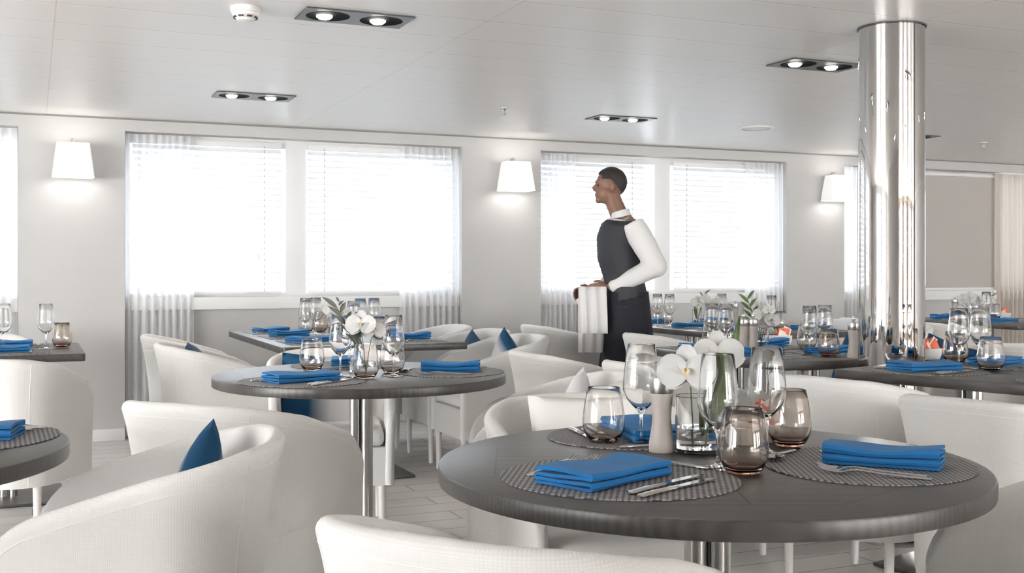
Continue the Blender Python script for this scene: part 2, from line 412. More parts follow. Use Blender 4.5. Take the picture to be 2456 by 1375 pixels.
def curtain(x0, x1, label, m='sheer', y=NB-.078, zb=.02, n=9, amp=.022, cat='curtain', group='sheer curtains at the windows', rod=False):
    w = x1-x0; b = B(); ph = random.random()*6
    def f(u, v):
        z = zb + (WT-.012-zb)*v; fl = 1 + .06*(1-v)
        s = math.sin(u*n*2*PI + ph + .8*math.sin(u*7+ph)) * amp*(.75+.25*(1-v)) + .006*math.sin(u*41+3*v)
        return (w*(u-.5)*1.0, s*fl, z)
    grid(b, f, n*14, 10)
    o = obj('curtain', b, m, None, 80, recalc=False); tag(o, label, cat, group); place(o, (x0+x1)/2, y, 0); return o
G1 = 'sheer curtains at the windows'
curtain(.575, 1.02, 'sheer white curtain right of the first wall lamp')
curtain(2.50, 2.965, 'sheer white curtain left of the second wall lamp')
curtain(3.63, 3.95, 'sheer white curtain right of the second wall lamp', n=7)
curtain(5.56, 5.945, 'sheer white curtain left of the third wall lamp', n=8)
curtain(6.575, 6.9, 'sheer white curtain half hidden behind the mirror pillar', n=7)
curtain(-.56, -.09, 'sheer white curtain at the left edge of the room', n=8)
curtain(8.40, 8.95, 'pale curtain gathered beside the grey roller blind at the right edge', m='drape', n=10)
# roller blind of the third window
t = thing('roller_blind', 'closed grey roller blind right of the mirror pillar', 'blind'); place(t, 7.60, NB-.020, 0)
b = B(); box(b, (0, 0, 1.495), (1.72, .004, 1.07)); obj('blind_cloth', b, 'roller', t)
b = B(); box(b, (.81-.11, -.004, 1.50), (.19, .003, 1.05)); 
b.free()
b = B(); tube(b, [(-.86, 0, WT-.03), (.86, 0, WT-.03)], .022, 12); obj('roller', b, 'trim', t)
b = B(); box(b, (0, 0, .962), (1.72, .014, .022), .003); obj('bottom_bar', b, 'trim', t)
b = B(); tube(b, [(-.74,-.03,WT-.03), (-.74,-.03,1.15), (-.72,-.03,1.12), (-.70,-.03,1.15), (-.70,-.03,WT-.03)], .003, 6); obj('pull_chain', b, 'detector', t)

# ------------------------------------------------------------ pillar
PX, PY = V(1.592, 4.67); PR = .1335
b = B(); lathe(b, [(PR, 0), (PR, CEIL-.001)], 96); 
t = thing('mirror_pillar', 'round polished chrome pillar from floor to ceiling between the right tables', 'pillar'); place(t, PX, PY, 0)
obj('shaft', b, 'chrome', t, 60)
b = B(); lathe(b, [(PR+.002, CEIL-.006), (PR+.006, CEIL-.006), (PR+.006, CEIL-.001), (PR+.002, CEIL-.001)], 96, closed=True); obj('ceiling_collar', b, 'frame_grey', t)
sa = math.atan2(-PY, -PX) + math.radians(42)
b = B(); box(b, (PR*math.cos(sa), PR*math.sin(sa), CEIL/2), (.003, .003, CEIL-.01), rz=sa); obj('seam', b, 'frame_grey', t)

# ------------------------------------------------------------ ceiling fittings
def downlight(x0, x1, y0, y1, label, aim, on=1.0):
    xc, yc = (x0+x1)/2, (y0+y1)/2; w, d = x1-x0, y1-y0
    t = thing('downlight', label, 'ceiling light', 'twin recessed ceiling downlights'); place(t, xc, yc, CEIL)
    b = B()      # frame plate with two round openings
    seg = 32; r = .088; z0, z1 = -.006, -.0005
    for s in (-1, 1):
        cx = s*w/4; hw, hd = w/4, d/2
        inner = [(cx + r*math.cos(2*PI*k/seg), r*math.sin(2*PI*k/seg)) for k in range(seg)]; outer = []
        for k in range(seg):
            ca, sa_ = math.cos(2*PI*k/seg), math.sin(2*PI*k/seg); q = min(hw/max(abs(ca),1e-6), hd/max(abs(sa_),1e-6)); outer.append((cx+q*ca, q*sa_))
        vi = [b.verts.new((x, y, z0)) for x, y in inner]; vo = [b.verts.new((x, y, z0)) for x, y in outer]; vu = [b.verts.new((x, y, z1)) for x, y in outer]
        vt = [b.verts.new((x, y, z1)) for x, y in inner]
        for k in range(seg):
            j = (k+1) % seg; b.faces.new([vi[k], vi[j], vo[j], vo[k]]); b.faces.new([vo[k], vo[j], vu[j], vu[k]]); b.faces.new([vi[k], vt[k], vt[j], vi[j]])
    obj('frame', b, 'frame_grey', t, 30)
    for s in (-1, 1):
        b = B(); lathe(b, [(0,-.0008), (.05,-.0008), (.07,-.0018), (r-.001,-.005), (r-.001,-.0062), (r-.006,-.0062), (.066,-.004), (.05,-.002), (0,-.002)], 28, (s*w/4, 0, 0)); bo = obj('baffle', b, 'black', t, 60)
        b = B(); lathe(b, [(0,-.018), (.022,-.016), (.032,-.008), (.032,-.003), (0,-.003)], 20, (s*w/4 - .012, .01, 0)); obj('bulb', b, 'bulb', bo, 60)
        ld = bpy.data.lights.new('downlight_beam', 'SPOT'); ld.energy = LAMP_DOWN*on; ld.spot_size = math.radians(95); ld.spot_blend = .6; ld.shadow_soft_size = .03; ld.color = (1,.93,.85)
        lo = bpy.data.objects.new('downlight_beam', ld); COL.objects.link(lo); lo.parent = t; lo.location = (s*w/4, 0, -.03); lo.rotation_euler = (0, 0, 0)
    return t
downlight(.97, 1.41, 4.25, 4.47, 'twin black recessed downlight with the brightest bulb beside the smoke detector', 0)
downlight(.96, 1.41, 6.44, 6.68, 'twin black recessed downlight above the left window', 0)
downlight(3.34, 3.78, 4.35, 4.57, 'twin black recessed downlight beside the top of the mirror pillar', 0)
downlight(3.4, 3.83, 6.44, 6.66, 'twin black recessed downlight over the waiter, left of the ceiling speaker', 0)
downlight(5.86, 6.30, 6.44, 6.66, 'twin black recessed downlight peeking out right of the mirror pillar', 0)
for x0, y0 in ((.97,2.1),(3.4,2.1),(.97,-.1),(3.4,-.1),(5.86,4.3),(5.86,2.1)):
    downlight(x0, x0+.44, y0, y0+.22, 'twin black recessed downlight outside the picture', 0, .25)
# smoke detector
t = thing('smoke_detector', 'round white smoke detector on the ceiling at the top left', 'smoke detector'); place(t, .756, 4.36, CEIL)
b = B(); lathe(b, [(0,-.0005),(.057,-.0005),(.058,-.008),(.057,-.022),(.054,-.024),(0,-.024)], 40); obj('base', b, 'detector', t)
b = B(); lathe(b, [(.052,-.024),(.050,-.034),(.038,-.044),(.034,-.046),(.034,-.053),(.028,-.056),(0,-.057)], 40); h = obj('sensor_head', b, 'detector', t)
for k in range(8):
    an = k*PI/4 + .2; b = B(); box(b, (.0425*math.cos(an), .0425*math.sin(an), -.041), (.008, .020, .006), .001, rz=an); obj('vent_slot', b, 'slot', h)
# sprinklers
def sprinkler(x, y, label):
    t = thing('sprinkler', label, 'sprinkler', 'ceiling sprinkler heads'); place(t, x, y, CEIL)
    b = B(); lathe(b, [(0,-.0005),(.03,-.0005),(.03,-.004),(.014,-.008),(.010,-.018),(0,-.018)], 24); obj('escutcheon', b, 'mirror_trim', t)
    b = B(); tube(b, [(-.009,0,-.016),(-.014,0,-.03),(-.003,0,-.044)], .0022, 6); tube(b, [(.009,0,-.016),(.014,0,-.03),(.003,0,-.044)], .0022, 6); tube(b, [(0,0,-.016),(0,0,-.044)], .002, 6); obj('frame_arms', b, 'steel', t)
    b = B(); lathe(b, [(0,-.044),(.018,-.044),(.018,-.046),(0,-.047)], 16); obj('deflector', b, 'steel', t)
sprinkler(2.715, 6.43, 'small steel sprinkler head on the ceiling left of the waiter')
sprinkler(6.93, 6.63, 'small steel sprinkler head on the ceiling right of the mirror pillar')
t = thing('ceiling_speaker', 'round flush white speaker in the ceiling left of the mirror pillar', 'speaker'); place(t, 4.74, 6.6, CEIL)
b = B(); lathe(b, [(.095,-.0005),(.125,-.0005),(.127,-.006),(.115,-.012),(.098,-.009)], 48); obj('ring', b, 'detector', t)
b = B(); lathe(b, [(0,-.006),(.098,-.006),(.098,-.0005),(0,-.0005)], 48); obj('grille', b, 'trim', t)

# wall lamps
def wall_lamp(x, label):
    t = thing('wall_lamp', label, 'wall lamp', 'wall lamps with white shades between the windows'); place(t, x, WALL, 0)
    b = B(); box(b, (.0, -.008, 1.84), (.10, .015, .16), .003); obj('wall_plate', b, 'detector', t)
    b = B(); pts = [(0, -.012, 1.90), (0, -.02, 1.965), (0, -.045, 1.985), (0, -.085, 1.985), (0, -.11, 1.965), (0, -.115, 1.90)]
    for p, q in zip(pts, pts[1:]):
        pass
    tube(b, pts, .009, 8); obj('arm', b, 'mirror_trim', t)
    b = B(); zt, zb = 1.955, 1.735
    def ring(w, d, z, r=.018):
        P = []
        for cx, cy, a0 in ((w-r, d-r, 0), (-w+r, d-r, PI/2), (-w+r, -d+r, PI), (w-r, -d+r, 3*PI/2)):
            for k in range(5): an = a0 + k*PI/8; P.append(b.verts.new((cx+r*math.cos(an), -.125+cy+r*math.sin(an), z)))
        return P
    R = [ring(.100, .065, zt), ring(.128, .09, zb), ring(.124, .086, zb), ring(.096, .061, zt-.004)]
    for A, C in zip(R, R[1:]):
        for k in range(20): b.faces.new([A[k], A[(k+1)%20], C[(k+1)%20], C[k]])
    obj('shade', b, 'shade', t, 40)
    b = B(); lathe(b, [(0,1.84),(.02,1.845),(.028,1.87),(.02,1.90),(.012,1.93),(0,1.935)], 16, (0,-.12,0)); obj('bulb', b, 'bulb', t)
    ld = bpy.data.lights.new('lamp_light', 'POINT'); ld.energy = LAMP_WALL; ld.shadow_soft_size = .03; ld.color = (1,.97,.93)
    lo = bpy.data.objects.new('lamp_light', ld); COL.objects.link(lo); lo.parent = t; lo.location = (0, -.12, 1.80)
wall_lamp(.24, 'white shaded wall lamp at the left, nearest the camera')
wall_lamp(3.36, 'white shaded wall lamp between the two bright windows')
wall_lamp(6.40, 'white shaded wall lamp just left of the mirror pillar')

# ------------------------------------------------------------ chairs
def chair_proto():
    t = thing('tub_chair', '', 'chair')
    HB, HF, ZB, T = .77, .615, .225, .040
    hw, yb, yf, rc = .235, -.235, .265, .15                   # base plan half width, back, front, corner radius
    # plan path from left front round the back to right front
    Ls = (yf) - (yb+rc); La = rc*PI/2; Lb = 2*(hw-rc); tot = 2*Ls + 2*La + Lb
    def plan(s):
        if s < Ls: return Vector((-hw, yf - s)), Vector((-1, 0))
        s -= Ls
        if s < La: an = PI + s/rc; return Vector((-hw+rc + rc*math.cos(an), yb+rc + rc*math.sin(an))), Vector((math.cos(an), math.sin(an)))
        s -= La
        if s < Lb: return Vector((-hw+rc+s, yb)), Vector((0, -1))
        s -= Lb
        if s < La: an = 1.5*PI + s/rc; return Vector((hw-rc + rc*math.cos(an), yb+rc + rc*math.sin(an))), Vector((math.cos(an), math.sin(an)))
        s -= La; return Vector((hw, yb+rc+s)), Vector((1, 0))
    sc = tot/2; smid = Lb/2 + La*.35
    def rim(s):
        d = abs(s - sc)
        if d < smid: h = HB - .006*(d/smid)**2
        else:
            q = (d - smid)/(sc - smid); h = HB - .006 - (HB-.006-HF)*(q**1.12)
        e = sc - d; R = .12
        if e < R: h -= R - math.sqrt(max(R*R - (R-e)**2, 0))
        return h
    def pos(s, z):
        p, n = plan(min(max(s, 0), tot)); d = abs(s-sc)/sc
        q = max(0, (z-ZB)/(HB-ZB)); fl = (.012*q + .050*q*q*q)*(1 - .45*d*d) 
        bow = .012*math.cos(min(abs(s-sc)/smid, 1)*PI/2)*1.0
        p = p + n*(fl + bow); return Vector((p.x, p.y, z))
    nu_s = []; re = .02
    for k in range(5): nu_s.append(re*(1-math.cos(k/4*PI/2)))
    body = [re + (tot-2*re)*i/76 for i in range(1, 76)]
    us = nu_s + body + [tot - x for x in nu_s[::-1]]
    def vlist(h):
        L = [ZB + (h-re-ZB)*j/16 for j in range(17)]; return L + [h - re + re*math.sin(k/4*PI/2) for k in range(1, 5)]
    b = B(); uvl = b.loops.layers.uv.verify(); out, inn, uv = [], [], {}
    for s in us:
        h = rim(s); zs = vlist(h); co, ci = [], []
        for z in zs:
            p = pos(s, z); e = 1e-3
            du = pos(min(s+e, tot), z) - pos(max(s-e, 0), z); dv = pos(s, z+e) - pos(s, z-e); n = du.cross(dv).normalized()
            dd = min(s, tot-s, h-z, 1); th = T/2*(math.sqrt(max(1-(1-min(dd/re, 1))**2, 0)))
            a1 = b.verts.new(p + n*th); co.append(a1); uv[a1] = (s, z)
            if th > 1e-5: a2 = b.verts.new(p - n*th); uv[a2] = (s, z)
            else: a2 = a1
            ci.append(a2)
        out.append(co); inn.append(ci)
    def face(L):
        S = []
        for v in L:
            if v not in S: S.append(v)
        if len(S) < 3: return
        f = b.faces.new(S)
        for lp in f.loops: lp[uvl].uv = uv[lp.vert]
    for i in range(len(us)-1):
        for j in range(20):
            face([out[i][j], out[i+1][j], out[i+1][j+1], out[i][j+1]]); face([inn[i][j], inn[i][j+1], inn[i+1][j+1], inn[i+1][j]])
        face([out[i][0], inn[i][0], inn[i+1][0], out[i+1][0]])
    obj('shell', b, 'fabric', t, 50)
    # piping along the outside of the rim and down the two back seams
    def outp(s, z, k=1.0):
        p = pos(s, z); e = 1e-3; du = pos(min(s+e, tot), z) - pos(max(s-e, 0), z); dv = pos(s, z+e) - pos(s, z-e); n = du.cross(dv).normalized()
        # pos winding gives the outward side
        c = Vector((0, .02, z)); 
        if n.dot(p-c) < 0: n = -n
        return p + n*T/2*k
    b = B(); tube(b, [outp(s, rim(s)-.034, .96) for s in [.03 + (tot-.06)*i/90 for i in range(91)]], .0018, 6); obj('piping', b, 'piping', t)
    for sg in (-1, 1):
        s = sc + sg*(Lb/2 + La*.42); b = B(); tube(b, [outp(s, ZB+.004+(rim(s)-.02-ZB)*i/20) for i in range(21)], .0014, 6); obj('back_seam', b, 'piping', t)
    # base, seat cushion, legs
    w2 = hw - .016
    b = B(); uvl = b.loops.layers.uv.verify(); pl = [(-w2, yf-.012), (-w2, yb+.11), (-w2+.04, yb+.045), (-w2+.11, yb+.01), (w2-.11, yb+.01), (w2-.04, yb+.045), (w2, yb+.11), (w2, yf-.012)]
    prism(b, pl[::-1], ZB-.004, .385, .006)
    for f in b.faces:
        for lp in f.loops: lp[uvl].uv = (lp.vert.co.x + lp.vert.co.y, lp.vert.co.z)
    obj('seat_base', b, 'seatfab', t)
    b = B(); uvl = b.loops.layers.uv.verify(); w3 = hw-.022
    vv = box(b, (0, .02, .423), (2*w3, .46, .075), .026, seg=4)
    for f in b.faces:
        for lp in f.loops: lp[uvl].uv = (lp.vert.co.x, lp.vert.co.y)
    obj('seat_cushion', b, 'seatfab', t, 60)
    for sx in (-1, 1):
        for yy in (yf-.035, yb+.06):
            b = B(); cyl(b, (sx*(hw-.03), yy, 0), .013, ZB+.01, 20, .018, .002); obj('leg', b, 'whiteleg', t, 40)
    return t
CH = Proto(chair_proto())
GC = 'white tub chairs around the tables'
def chair(x, y, rz, label): return place(CH.get(label, GC), x, y, 0, rz)
def vchair(r, f, fr, ff, label): x, y = V(r, f); return chair(x, y, vrot(fr, ff), label)
E = rotof(1, 0); Wd = rotof(-1, 0); No = 0.0; So = PI
vchair(-.825, 2.43, -.985, -.17, 'big white tub chair in the left foreground with a blue and white cushion, facing left')
vchair(-.80, 3.31, .41, .91, 'white tub chair seen from behind, in front of the middle round table')
vchair(-2.19, 4.86, .05, 1, 'white tub chair at the left edge, its back to the camera, below the wall lamp')
chair(.88, 6.57, E, 'white tub chair against the left curtain, farther of the two left of the far table')
chair(.88, 5.80, E, 'white tub chair nearer of the two left of the far table below the window')
vchair(-.79, 4.92, .16, -.99, 'white tub chair facing the camera behind the middle round table, with a dark blue cushion')
chair(2.36, 5.80, Wd, 'white tub chair with bright blue cushion, nearest of three right of the long table')
chair(2.38, 6.40, Wd, 'white tub chair, middle of the three right of the long table')
chair(2.36, 7.0, Wd, 'white tub chair, farthest of the three right of the long table')
chair(2.31, 4.55, E, 'white tub chair in front of the walking waiter, turned to the table by the pillar')
chair(2.44, 3.88, E, 'white tub chair low behind the tall wine glass of the big near table')
chair(3.50, 5.62, E, 'white tub chair hiding the legs of the walking waiter')
chair(3.36, 6.80, E, 'white tub chair at the curtain left of the walking waiter')
vchair(1.27, 3.99, .78, .62, 'white tub chair seen from behind, right of the tall glasses and left of its twin')
vchair(1.51, 3.33, .78, .62, 'white tub chair seen from behind at the right edge, before the right rectangular table')
vchair(1.13, 2.10, -1, .04, 'white tub chair cut by the lower right corner, facing the big near table')
vchair(.03, 1.78, .50, .866, 'nearest white tub chair at the bottom, tucked under the big near table')
vchair(.24, 2.99, .25, -.97, 'bright white tub chair facing the camera just behind the big near table')
vchair(.11, 3.92, -1, -.02, 'white tub chair right of the middle round table with a slate blue cushion')
chair(3.98, 4.76, Wd, 'white tub chair just left of the pillar with a blue cushion, farther one')
chair(3.98, 4.17, Wd, 'white tub chair behind the pillar with a blue cushion, nearer one')
chair(5.28, 5.95, Wd, 'white tub chair at the right side of the far table under the third wall lamp')
chair(5.28, 6.60, Wd, 'white tub chair nearest the third wall lamp')
chair(-.3, 6.80, So, 'white tub chair beyond the far left table, facing the camera')
vchair(2.32, 4.72, -.78, -.62, 'white tub chair across the right rectangular table, facing left')
vchair(2.75, 5.75, .6, .8, 'white tub chair cut by the right edge behind the wine glasses')
chair(6.08, 6.15, E, 'white tub chair just right of the pillar at the far right table')
chair(6.08, 6.80, E, 'white tub chair behind the pillar at the far right table')

# cushions
def cushion(m, label, x, y, z, rz, lean=.35, roll=0, size=.34, sink=0):
    b = B(); n = 16
    def f(u, v, sg):
        a, c = 2*u-1, 2*v-1; ex = 1 - .10*(1-a*a)*abs(c)**2; ey = 1 - .10*(1-c*c)*abs(a)**2
        th = .062*((1-a*a)*(1-c*c))**.42
        return (size/2*a*(1-.09*(1-c*c)**1*0 - .07*(1-abs(c))*abs(a)), size/2*c*(1-.07*(1-abs(a))*abs(c)), sg*th)
    for sg in (1, -1): grid(b, lambda u, v: f(u, v, sg), n, n)
    bmesh.ops.remove_doubles(b, verts=b.verts, dist=1e-5)
    o = obj('throw_cushion', b, m, None, 80); tag(o, label, 'cushion', 'throw cushions on the tub chairs')
    o.rotation_mode = 'XYZ'
    Mx = Matrix.Translation((x, y, z)) @ Matrix.Rotation(rz, 4, 'Z') @ Matrix.Rotation(PI/2 + lean, 4, 'X') @ Matrix.Rotation(roll, 4, 'Z')
    o.matrix_world = Mx; return o
def chair_cushion(m, label, cx, cy, rz, dx=0, dy=-.10, z=.625, lean=.25, roll=0, size=.34, yaw=0):
    c, s = math.cos(rz), math.sin(rz); return cushion(m, label, cx + dx*c - dy*s, cy + dx*s + dy*c, z, rz+yaw, lean, roll, size)
x, y = V(-.825, 2.43); chair_cushion('pillow', 'dark blue and white cushion standing in the big left foreground chair', x, y, vrot(-.985, -.17), dx=.09, dy=-.11, roll=.5, z=.565, lean=.2, size=.33)
x, y = V(-.79, 4.92); chair_cushion('pillowside', 'dark blue and white cushion in the chair behind the middle round table', x, y, vrot(.16, -.99), dx=.06, z=.575, roll=-1.50, size=.36)
chair_cushion('pillow', 'bright blue and white cushion in the chair right of the far table', 2.36, 5.80, Wd, roll=.45, z=.585, dy=-.09, lean=.15)
chair_cushion('pillowblue', 'blue cushion tip showing over the middle chair right of the far table', 2.38, 6.40, Wd, roll=.3, z=.56)
x, y = V(.11, 3.92); chair_cushion('pillow', 'slate blue and white cushion right of the middle round table', x, y, vrot(-1, -.02), roll=3.5, z=.57, dx=.03)
x, y = V(.24, 2.99); chair_cushion('pillowwhite', 'plain white cushion in the bright chair behind the big near table', x, y, vrot(.25, -.97), z=.62, dy=-.09)
chair_cushion('pillowblue', 'blue cushion in the farther chair just left of the pillar', 3.98, 4.76, Wd, roll=.2)
chair_cushion('pillowblue', 'blue cushion in the nearer chair beside the pillar', 3.98, 4.17, Wd, roll=.2)
chair_cushion('pillowblue', 'blue cushion just showing over the arm of the chair left of the far table', .88, 5.80, E, roll=-.1, z=.585)

# ------------------------------------------------------------ tables
def pedestal(t, x, y, zt, pr=.25, rz=0):
    b = B(); box(b, (x, y, .006+.004), (2*pr, 2*pr, .012), .003, rz=rz); obj('base_plate', b, 'plate', t)
    for k in range(4):
        an = PI/4 + k*PI/2; b = B(); cyl(b, (x+.031*math.cos(an), y+.031*math.sin(an), .014), .0195, zt-.05-.014, 24); obj('column_tube', b, 'steel', t, 40)
    b = B(); box(b, (x, y, zt-.042), (.36, .36, .008), .002, rz=rz); obj('top_bracket', b, 'plate', t)
def round_table(r, f, label, rz=0, prot=0):
    x, y = V(r, f); t = thing('round_table', label, 'table', 'round dark wood pedestal tables'); place(t, x, y, 0, rz)
    b = B(); R = .55; lathe(b, [(0,-.036),(R-.006,-.036),(R-.001,-.034),(R,-.030),(R,-.005),(R-.0015,-.0015),(R-.005,0),(0,0)], 128)
    o = obj('tabletop', b, 'oak_round', t, 30); o.location.z = .74
    pedestal(t, 0, 0, .74, rz=prot); return t
round_table(.399, 2.286, 'big round dark oak table nearest the camera on the right', -TH, .5)
round_table(-.573, 4.231, 'round dark oak table in the middle of the room', -TH, TH)
round_table(-1.535, 2.375, 'round dark oak table cut by the left edge', -TH, 0)
def rect_table(x0, x1, y0, y1, label, z=.74, rz=0, peds=None, apron=False, org=None):
    w, d = x1-x0, y1-y0; t = thing('rectangular_table', label, 'table', 'rectangular dark wood tables')
    if org: place(t, org[0], org[1], 0, rz); ox, oy = (x0+x1)/2, (y0+y1)/2
    else: place(t, (x0+x1)/2, (y0+y1)/2, 0, rz); ox = oy = 0
    b = B(); r = .02; P = []
    for cx, cy, a0 in ((ox+w/2-r, oy+d/2-r, 0), (ox-w/2+r, oy+d/2-r, PI/2), (ox-w/2+r, oy-d/2+r, PI), (ox+w/2-r, oy-d/2+r, 1.5*PI)):
        for k in range(5): an = a0+k*PI/8; P.append((cx+r*math.cos(an), cy+r*math.sin(an)))
    prism(b, P, -.036, 0, .003); o = obj('tabletop', b, 'oak_rect', t, 30); o.location.z = z
    if apron:
        b = B(); box(b, (ox, oy, z-.036-.045), (w-.01, d-.01, .088), .003); obj('apron', b, 'oak', t)
    for (px, py) in (peds or [(0, -d*.27), (0, d*.27)]): pedestal(t, ox+px, oy+py, z if not apron else z-.088)
    return t
rect_table(1.165, 2.175, 5.65, 7.35, 'long dark oak table under the left window, reaching the wall', apron=False)
rect_table(-1.25, .23, 5.62, 6.50, 'dark oak table at the far left edge behind a white chair', peds=[(.4,0),(-.4,0)])
rect_table(2.86, 3.66, 3.89, 4.98, 'dark oak table just left of the mirror pillar')
rect_table(3.92, 4.95, 5.69, 7.35, 'long dark oak table behind, under the right half of the middle window')
E6 = math.radians(-15.2)                    # local x = across, local -y = towards the camera
cx6, cy6 = V(1.204, 4.186)
rz6 = math.atan2(.26, .966)
rect_table(0, .86, -1.45, 0, 'dark oak table with a sharp corner at the right edge, before the mirror pillar', z=.76, rz=rz6, org=(cx6, cy6), peds=[(0,-.4),(0,.42)])
rect_table(6.5, 7.5, 5.9, 7.2, 'dark oak table far right below the grey roller blind')
rect_table(5.83, 6.72, 3.9, 5.24, 'dark oak table barely showing at the right edge')

# ------------------------------------------------------------ table ware prototypes
def make_wine():
    b = B(); P = [(0,0),(.036,0),(.0372,.0012),(.036,.0022),(.020,.0042),(.008,.0075),(.0046,.013),(.0038,.03),(.0037,.058),(.0046,.068),(.009,.077),(.020,.088),(.033,.103),(.0405,.122),(.0415,.131),(.0405,.145),(.0360,.185),(.0318,.224),(.0312,.2255),(.0306,.224),
        (.0347,.185),(.0391,.145),(.0400,.131),(.0390,.123),(.0318,.105),(.019,.0905),(.008,.081),(0,.078)]
    lathe(b, P, 48); return tag(obj('wine_glass', b, 'glass', None, 60), '', 'wine glass')
def make_tumbler(m):
    b = B(); P = [(0,0),(.026,0),(.031,.002),(.038,.010),(.0455,.026),(.0485,.042),(.0485,.052),(.0462,.075),(.0410,.105),(.0372,.124),(.0365,.1252),(.0357,.124),
        (.0396,.105),(.0448,.075),(.0470,.052),(.0470,.043),(.0440,.028),(.0365,.014),(.028,.009),(0,.008)]
    lathe(b, P, 48); return tag(obj('tumbler', b, m, None, 60), '', 'tumbler')
WINE = Proto(make_wine()); TUMS = Proto(make_tumbler('smoke')); TUMP = Proto(make_tumbler('pale'))
def put(P, px, py, label, z=.74, group=None, rz=0):
    x, y = G(px, py, z); o = P.get(label, group); return place(o, x, y, z+.0006, rz)
def make_mill():
    t = thing('pepper_mill', '', 'pepper mill')
    b = B(); lathe(b, [(0,0),(.027,0),(.028,.003),(.027,.02),(.0215,.055),(.020,.075),(.022,.10),(.0245,.122),(.0245,.126),(0,.126)], 32); obj('body', b, 'mill', t, 40)
    b = B(); lathe(b, [(0,.126),(.0245,.126),(.0255,.128),(.0255,.155),(.024,.160),(.008,.163),(.006,.166),(0,.166)], 32); c = obj('cap', b, 'steel', t, 40)
    b = B(); lathe(b, [(0,.165),(.005,.166),(.009,.172),(.0095,.178),(.007,.185),(0,.188)], 20); obj('knob', b, 'mirror_trim', c, 60)
    return t
MILL = Proto(make_mill())
def napkin_bm(L=.22, w=.115, layers=4, th=.0055, gap=.0025, wav=.004, seed=0):
    rnd = random.Random(seed); b = B(); pitch = th+gap; prof = []          # serpentine centre line in (x,z)
    for k in range(layers):
        z = th/2 + k*pitch; a0, a1 = (-w/2+pitch/2, w/2-pitch/2) if k % 2 == 0 else (w/2-pitch/2, -w/2+pitch/2)
        ww = rnd.uniform(-.004, .004)
        for i in range(9): q = i/8; prof.append((a0+(a1-a0)*q + (ww if i in (0, 8) else 0), z + .0012*math.sin(q*5+k+seed)))
        if k < layers-1:
            s = 1 if k % 2 == 0 else -1
            for an in (-50, 0, 50): prof.append((a1 + s*pitch*.62*math.cos(math.radians(an)), z + pitch/2 + pitch/2*math.sin(math.radians(an))))
    n = len(prof); top, bot = [], []
    nr = []
    for i in range(n):
        p = Vector(prof[max(i-1,0)]); q = Vector(prof[min(i+1,n-1)]); d = (q-p).normalized(); nr.append((-d.y, d.x))
    outl = [(prof[i][0]+nr[i][0]*th/2, prof[i][1]+nr[i][1]*th/2) for i in range(n)] + [(prof[i][0]-nr[i][0]*th/2, prof[i][1]-nr[i][1]*th/2) for i in range(n-1,-1,-1)]
    m = len(outl); rings = []; NY = 14; H = layers*pitch
    for j in range(NY+1):
        v = j/NY; yy = L*(v-.5); rings.append([b.verts.new((x*(1+.04*math.sin(v*6+seed)), yy + .004*math.sin(x*30+seed)*(1 if j in (0, NY) else .3), max(0.0, z*(1+.10*math.sin(v*5+seed)*(z/H)) + wav*.5*(z/H)*math.sin(v*7+x*20+seed)))) for x, z in outl])
    for A, C in zip(rings, rings[1:]):
        for k in range(m): b.faces.new([A[k], A[(k+1)%m], C[(k+1)%m], C[k]])
    for R in (rings[0], rings[-1]):      # quad caps across the cloth thickness
        for i in range(n-1): b.faces.new([R[i], R[i+1], R[m-2-i], R[m-1-i]])
    return b
NAPS = []
for k, (L, w, ly) in enumerate(((.235,.125,4), (.22,.095,5), (.21,.12,4))):
    o = obj('napkin', napkin_bm(L, w, ly, seed=k+1), 'blue', None, 50); tag(o, '', 'napkin'); NAPS.append(Proto(o))
def make_mat(a, b_, rect=False):
    b = B()
    if rect: prism(b, [(-a,-b_),(a,-b_),(a,b_),(-a,b_)], 0, .0022)
    else: prism(b, [(a*math.cos(2*PI*k/72), b_*math.sin(2*PI*k/72)) for k in range(72)], 0, .0022)
    return tag(obj('placemat', b, 'mat', None, 30), '', 'placemat')
MATO = Proto(make_mat(.228, .205)); MATR = Proto(make_mat(.20, .15, True))
def strip(b, pts):         # pts: (y, z, halfwidth, thickness) swept along y as a rounded bar
    rings = []
    for y, z, w, t in pts: rings.append([b.verts.new(p) for p in ((-w, y, z), (-w*.55, y, z+t*.8), (0, y, z+t), (w*.55, y, z+t*.8), (w, y, z), (w*.5, y, z-t*.35), (-w*.5, y, z-t*.35))])
    for A, C in zip(rings, rings[1:]):
        for k in range(7): b.faces.new([A[k], A[(k+1)%7], C[(k+1)%7], C[k]])
    b.faces.new(rings[0]); b.faces.new(rings[-1][::-1])
def make_fork():
    b = B(); strip(b, [(-.10,.002,.004,.002),(-.098,.002,.0085,.003),(-.06,.003,.007,.003),(-.01,.005,.0035,.0025),(.03,.009,.0028,.002),(.045,.008,.006,.0015),(.055,.006,.0115,.0012),(.066,.0045,.0125,.0012)])
    for k in range(4):
        x = -.0099 + k*.0066; pts = [(x,.064,.0048),(x,.08,.005),(x,.095,.008),(x*.97,.105,.0125)]
        tube(b, pts, [.0019,.0017,.0014,.0007], 6)
    return b
def make_spoon():
    b = B(); strip(b, [(-.10,.002,.004,.002),(-.098,.002,.0085,.003),(-.06,.003,.007,.003),(-.01,.006,.0035,.0025),(.03,.010,.003,.002),(.042,.009,.005,.0015)])
    def f(u, v):
        y = -1+2*v; w = .0205*math.sqrt(max(1-y*y, 0))*(1+.12*y*-1); x = (2*u-1)*w
        return (x, .068 + .032*y, .009 - .0085*max(0, 1 - (2*u-1)**2)*math.sqrt(max(1-y*y, 0)))
    for dz in (0, .0012):
        grid(b, lambda u, v: (f(u,v)[0], f(u,v)[1], f(u,v)[2]+dz), 8, 12)
    return b
